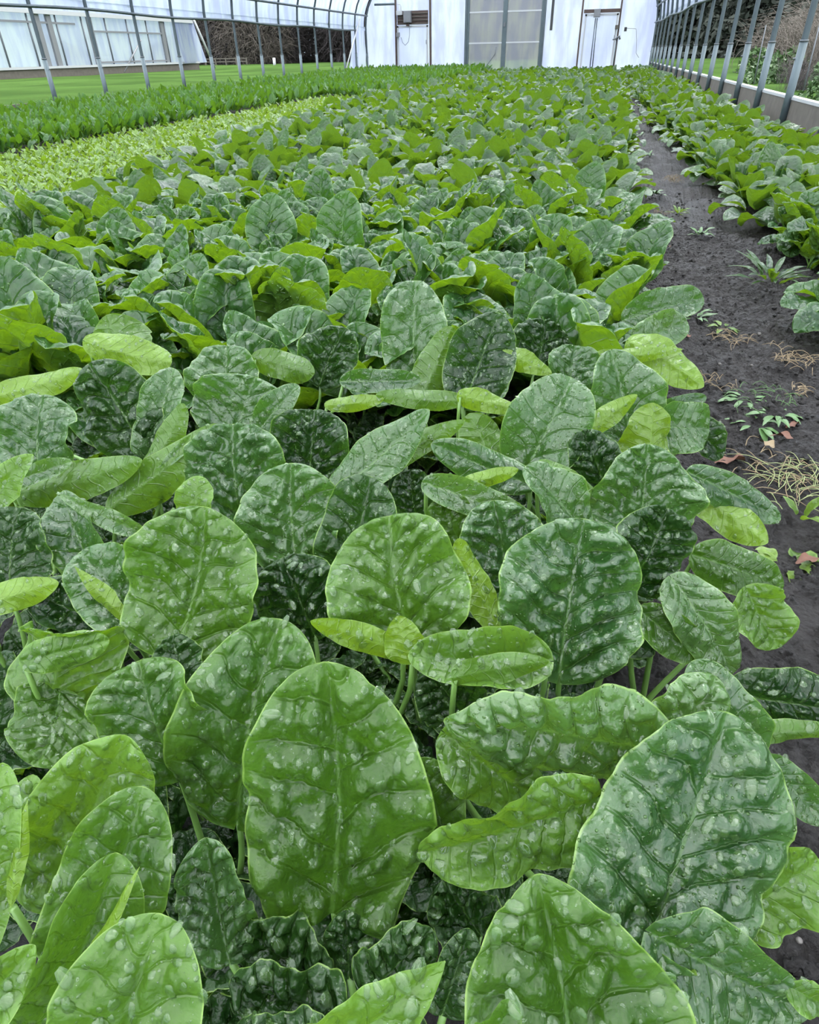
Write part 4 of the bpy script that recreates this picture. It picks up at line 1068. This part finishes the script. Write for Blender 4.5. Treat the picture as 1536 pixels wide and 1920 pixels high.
def eg(sd_, h=10., rad=3.2, n=9000, sz=.2):
    tm = MB().tube([(0, 0, -.2), (0, 0, h*.9)], .16, 7, r2=.04); me = bpy.data.meshes.new('trunk'); me.from_pydata(tm.v, [], tm.f); me.materials.append(M['bark'])
    return [('trunk', me), ('foliage', evergreen_mesh(sd_, h, rad, n, sz=sz))]
EG = [eg(1), eg(2)]
rt_ = random.Random(4)
for k in range(20):
    x = -44+k*2.9+rt_.uniform(-.6, .6); y = 57+rt_.uniform(-2, 3)+max(0, (-x-26))*.25
    place_copy(BT[k % 3], 'bare_tree', (x, y, .2), rt_.uniform(0, 6), rt_.uniform(.85, 1.15), 'bare grey-brown tree of the winter tree line beyond the lawn', 'bare tree', 'bare trees of the far tree line')
for k in range(15):
    x = -48+k*4.6; y = 64+rt_.uniform(-1, 3)+max(0, (-x-26))*.25
    place_copy(EG[k % 2], 'dark_evergreen_tree', (x, y, .2), rt_.uniform(0, 6), rt_.uniform(1., 1.3), 'dark evergreen tree behind the bare tree line', 'evergreen tree', 'dark evergreens behind the tree line')
for (px, Y, s) in ((480, 54., 1.15), (385, 55., 1.)):
    p = aty(px, 108, Y); place_copy(PALE, 'pale_bare_shrub', (p[0], Y, .2), 1., s, 'domed pale grey bare shrub before the dark tree line' if px == 480 else 'bare shrub just right of the neighbouring greenhouse', 'bare shrub', None)
# right side trees
k = 0
for (x, y, s) in ((2.5, 46, 1), (5.6, 43, 1.05), (8.2, 40, 1.), (10.4, 36, 1.), (12., 31.5, 1.), (13.2, 27, 1.), (14., 22, 1.), (5, 50, 1.2), (10, 48, 1.2), (15, 41, 1.3), (17, 34, 1.3)):
    place_copy(EG[k % 2], 'dark_evergreen_tree', (x, y, .25), k*1.3, s, 'dark evergreen tree in the wood right of the greenhouse', 'evergreen tree', 'dark evergreens to the right'); k += 1
def bramble(seed, n, h, rad, mat):
    r = np.random.default_rng(seed); mb = MB()
    for i in range(n):
        a = r.uniform(0, 6.28); b0 = np.array([r.normal(0, rad*.35), r.normal(0, rad*.35), 0.]); L = h*r.uniform(.6, 1.3); w_ = r.uniform(.3, 1.)*rad
        pts = [b0+np.array([math.cos(a)*w_*s_**1.5+r.normal(0, .02), math.sin(a)*w_*s_**1.5+r.normal(0, .02), L*(s_-.45*s_**3)]) for s_ in np.linspace(0, 1, 6)]
        mb.tube(pts, .006, 3, r2=.002, cap=False)
    me = bpy.data.meshes.new('canes'); me.from_pydata(mb.v, [], mb.f); me.materials.append(M[mat]); return me
BR = [bramble(i, 230, 1.5, 1.1, 'twig_pale') for i in (1, 2)]; BRD = bramble(5, 200, 1.1, .8, 'twig')
k = 0
for (x, y, s) in ((3.9, 14.8, .85), (4.4, 16.6, 1.), (4.9, 18.4, 1.15), (5.4, 20.4, 1.25), (4.1, 19.6, .9), (6.2, 22, 1.4), (5.7, 17.2, 1.2), (7., 24.6, 1.5), (4.9, 22.6, 1.), (6.8, 19.6, 1.4)):
    place_copy([('canes', BR[k % 2])], 'bramble_thicket', (x, y, .25), k*.9, s, 'pale dry bramble thicket on the bank right of the greenhouse', 'bramble', 'dry brambles on the right bank'); k += 1
for (x, y, s) in ((2.9, 12.6, .4), (2.5, 10.6, .3), (3.3, 16.4, .4)):
    place_copy([('canes', BRD)], 'dead_stalk_clump', (x, y, .25), k, s, 'clump of dark dead stalks close outside the right side', 'dead stalks', 'dead stalk clumps outside the right side'); k += 1
SH = evergreen_mesh(33, .5, .45, 420, 'shrub_leaf', .06)
for (x, y, s) in ((2.45, 9.2, .6), (2.9, 10.9, .8), (2.5, 12.8, .8), (3.4, 12.2, 1.), (2.9, 14.6, .9), (3.5, 15.6, 1.), (2.2, 8., .45), (2.75, 8.6, .7), (3.3, 18., 1.)):
    place_copy([('foliage', SH)], 'leafy_weed_clump', (x, y, .17), k, s, 'low leafy weed clump on the rough ground outside the right side', 'weed clump', 'leafy weed clumps outside the right side'); k += 1
# dark wire stakes outside
for (px, X) in ((1508, 2.4), (1412, 2.3)):
    d = ray(px, 150); Yk = d[1]/d[0]*X
    o = MB().tube([(X+.03, Yk, .05), (X, Yk, .95)], .008, 6).build('garden_stake', M['steel_dark'], None, True)
    tag(o, 'thin dark stake outside %s' % ('behind the nearest right hand post' if px > 1450 else 'between the second and third right hand posts'), 'stake')
# fence and white marker
rt = empty('field_fence', tuple(aty(385, 112, 50.))); rt.location.z = .25; rt.scale = (.7, .7, .55); tag(rt, 'grey wooden rail fence before the trees, right of the neighbouring greenhouse', 'fence')
for i in range(5): MB().box(i*1.1-.06, i*1.1+.06, -.06, .06, 0, .75).build('fence_post', M['wood_grey'], rt)
for z in (.3, .62): MB().box(0, 4.4, -.03, .03, z, z+.1).build('fence_rail', M['wood_grey'], rt)
p = aty(514, 112, 45.); o = MB().tube([(p[0], 45, .05), (p[0], 45, .62)], .09, 8).build('marker_post', M['white_paint'], None, True); tag(o, 'short white marker post on the lawn before the tree line', 'post')

# ------------------------------------------------------------------ things lying and growing on the path
def gz(x, y):
    X = np.array(x); Y = np.array(y)
    return float(.042*(fbm(X*7, Y*7, 5, 5)+.5*np.abs(fbm(X*30, Y*30, 8, 3))+.36*np.abs(fbm(X*85, Y*85, 18, 2)))+.012*np.clip(abs(x-drift(y)-.5)-.12, 0, .2)/.2)
def pt_on(px, py): p = at(px, py, 0.); return p[0], p[1], gz(p[0], p[1])
def rosette(px, py, n, L, wid, mat, lab, seed, up=(.3, 1.0), nm='weed_plant', shape='spear'):
    x, y, z = pt_on(px, py); rt = empty(nm, (x, y, z)); tag(rt, lab, 'weed'); r = random.Random(seed)
    for k in range(n):
        sp_ = dict(L=L*r.uniform(.7, 1.2), wid=wid*r.uniform(.8, 1.2), Lp=L*.5, e0=r.uniform(*up)+.3, e1=r.uniform(*up), seed=seed*7+k, shape=shape, cup=.4, bend=r.uniform(.4, 1.1), wave=.6, puck=.3)
        V, at_, pp = plant_leaf(12, 7, **sp_); me = np_mesh('leaf', V, grid_quads(12, 7), M[mat], leaf_attrs(*at_, rnd=r.random())); lf = link('leaf', me, rt); lf.rotation_euler = (0, 0, k*2.399+r.uniform(-.3, .3))
    return rt
rosette(1440, 548, 22, .12, .22, 'leaf_far', 'clump of narrow-leaved weed at the foot of the narrow bed', 1, (.2, 1.1))
rosette(1310, 450, 12, .05, .4, 'weed_leaf', 'small weed rosette in the path, beside the drooping spinach leaf', 2)
rosette(1225, 378, 12, .05, .35, 'weed_leaf', 'small weed in the path just right of the wide bed', 3)
rosette(1215, 298, 12, .05, .35, 'weed_leaf', 'tiny weed at the left edge of the path, farthest one seen', 4)
rosette(1272, 405, 14, .05, .3, 'leaf_baby', 'yellowish weed tuft in the middle of the path', 5)
rosette(1300, 600, 14, .05, .3, 'weed_leaf', 'dark feathery weed tucked under the spinach edge', 6)
rosette(1355, 622, 8, .04, .4, 'leaf_baby', 'yellow-flecked weed seedling in the path', 7, (.1, .6))
rosette(1480, 1048, 6, .045, .7, 'leaf_baby', 'light green torn leaf scrap rosette on the bare soil', 8, (.1, .6), shape='oval')
rosette(1495, 985, 3, .055, .4, 'leaf_baby', 'pale two-leaved seedling standing in the soil', 9, (.9, 1.4), shape='ovate')
rosette(1415, 800, 12, .05, .3, 'weed_leaf', 'flattened grey-green weed by the reddish dead leaves', 10, (.0, .4))
rosette(1450, 790, 12, .05, .3, 'weed_leaf', 'ragged weed to the left of the straw at the right edge', 11, (.0, .4))
rosette(1395, 765, 10, .045, .3, 'weed_leaf', 'grey wilted weed in the middle of the path', 12, (.0, .3))
rosette(1200, 262, 10, .05, .35, 'weed_leaf', 'distant weed where the path narrows', 13)
def straw(px, py, n, L, mat, lab, seed, rad=.03, nm='straw_tuft', fl=.015):
    x, y, z = pt_on(px, py); r = random.Random(seed); mb = MB()
    for k in range(n):
        a = r.uniform(0, 6.28); c = np.array([r.gauss(0, rad), r.gauss(0, rad), r.uniform(.003, fl)]); l = L*r.uniform(.4, 1.1); b_ = r.uniform(-.6, .6)
        pts = [c+np.array([math.cos(a+b_*s_)*l*s_, math.sin(a+b_*s_)*l*s_, fl*.6*math.sin(PI*s_)]) for s_ in np.linspace(0, 1, 5)]
        mb.tube(pts, .0011, 4, r2=.0006, cap=False)
    o = mb.build(nm, M[mat], None, True); o.location = (x, y, z); tag(o, lab, 'straw'); return o
straw(1480, 690, 46, .05, 'dry_stalk', 'tangled heap of dry straw on the right of the path', 1)
straw(1500, 925, 70, .075, 'pale_leaf', 'pale green tangle of dead stems on the soil at the right edge', 2, .045)
straw(1445, 905, 40, .07, 'dry_stalk', 'loose brown straw beside the pale green tangle', 3, .04)
straw(1258, 345, 36, .05, 'dry_stalk', 'dry straw tuft at the foot of the narrow bed', 4, .025, fl=.03)
straw(1370, 645, 26, .06, 'dry_stalk', 'short dry straw beside the yellow-flecked seedling', 5, .03)
straw(1240, 395, 20, .07, 'dry_stalk', 'bent dry stalks in the path, far part', 6, .03)
straw(1330, 735, 22, .05, 'dry_stalk', 'few dry stems close to the wide bed edge', 7, .03)
straw(1500, 740, 14, .05, 'dry_stalk', 'thin forked dry roots lying on the soil', 8, .02)
straw(1430, 770, 30, .05, 'weed_leaf', 'grey-green shredded stems in the path', 9, .05)
def dead_leaf(px, py, s, rz, mat, lab, seed, tilt=.2):
    x, y, z = pt_on(px, py)
    X, Y, Z, u, v, q, mx = blade(14, 10, .55, seed, shape='ovate', cup=.6, bend=.6, wave=1.6, puck=.8)
    V = np.stack([X, Y, Z], -1).reshape(-1, 3)*s; me = np_mesh('dead_leaf', V, grid_quads(14, 10), M[mat], leaf_attrs(u, v, q, mx)); o = link('dead_leaf', me)
    o.location = (x, y, z+.008); o.rotation_euler = (tilt, .2, rz); tag(o, lab, 'dead leaf'); return o
dead_leaf(1480, 840, .045, 1.2, 'dry_leaf', 'reddish brown dead leaf on the soil, larger of a pair', 1)
dead_leaf(1490, 808, .035, 2.2, 'dry_leaf', 'small curled reddish dead leaf above the larger one', 2)
dead_leaf(1440, 865, .04, .5, 'dry_stalk', 'tan crumpled dead leaf in front of the straw', 3)
dead_leaf(1390, 885, .06, 1.7, 'dry_leaf', 'brown rotting leaf at the foot of the wide bed', 4)
dead_leaf(1500, 722, .04, 2.7, 'dry_stalk', 'tan dead leaf next to the straw heap', 5)
dead_leaf(1255, 470, .03, .7, 'dry_leaf', 'little brown leaf in the far part of the path', 6)
dead_leaf(1530, 1050, .04, 2.0, 'dry_leaf', 'brown dead leaf at the right picture edge beside the leaf scrap', 7)
dead_leaf(1290, 640, .03, .2, 'dry_leaf', 'dark little dead leaf beside the feathery weed', 8)
# clods and grit
r = np.random.default_rng(5); n = 5200
tv = []; 
gx = r.uniform(.22, .78, n); gy = .3+4.2*r.uniform(0, 1, n)**1.4; s_ = .0012+.0095*r.uniform(0, 1, n)**5
ico = np.array([(0, 0, 1), (.9, 0, .3), (.28, .85, .3), (-.73, .53, .3), (-.73, -.53, .3), (.28, -.85, .3), (0, 0, -.7)]); fq = [(0, 1, 2), (0, 2, 3), (0, 3, 4), (0, 4, 5), (0, 5, 1), (6, 2, 1), (6, 3, 2), (6, 4, 3), (6, 5, 4), (6, 1, 5)]
Vv = []
for i in range(n):
    x = gx[i]+drift(gy[i]); z = gz(x, gy[i]); Vv.append(ico*s_[i]*r.uniform(.6, 1.3, (7, 3))+np.array([x, gy[i], z+s_[i]*.2]))
V = np.concatenate(Vv); Q = (np.array(fq)[None]+(np.arange(n)*7)[:, None, None]).reshape(-1, 3)
tag(link('soil_crumbs', np_mesh('soil_crumbs', V, Q, M['soil'])), 'dark soil crumbs and grit scattered along the path', 'soil crumbs', kind='stuff')
for j, (px, py, s) in enumerate(((1300, 760, .008), (1345, 700, .009), (1475, 1795, .006), (1420, 640, .012), (1405, 700, .008))):
    x, y, z = pt_on(px, py); V = ico*s; me = bpy.data.meshes.new('pebble'); me.from_pydata([tuple(v) for v in V], [], fq); me.materials.append(M['stone']); o = link('pebble', me); o.location = (x, y, z+s*.3)
    md = o.modifiers.new('s', 'SUBSURF'); md.levels = 2; md.render_levels = 2; me.shade_smooth()
    tag(o, ['small pale pebble close to the wide bed edge', 'grey pebble in the middle of the path by the straw', 'pale pebble in the bottom right corner beside the stalk', 'flat dark pebble right of the yellow-flecked seedling', 'tiny pebble between the straws'][j], 'pebble')
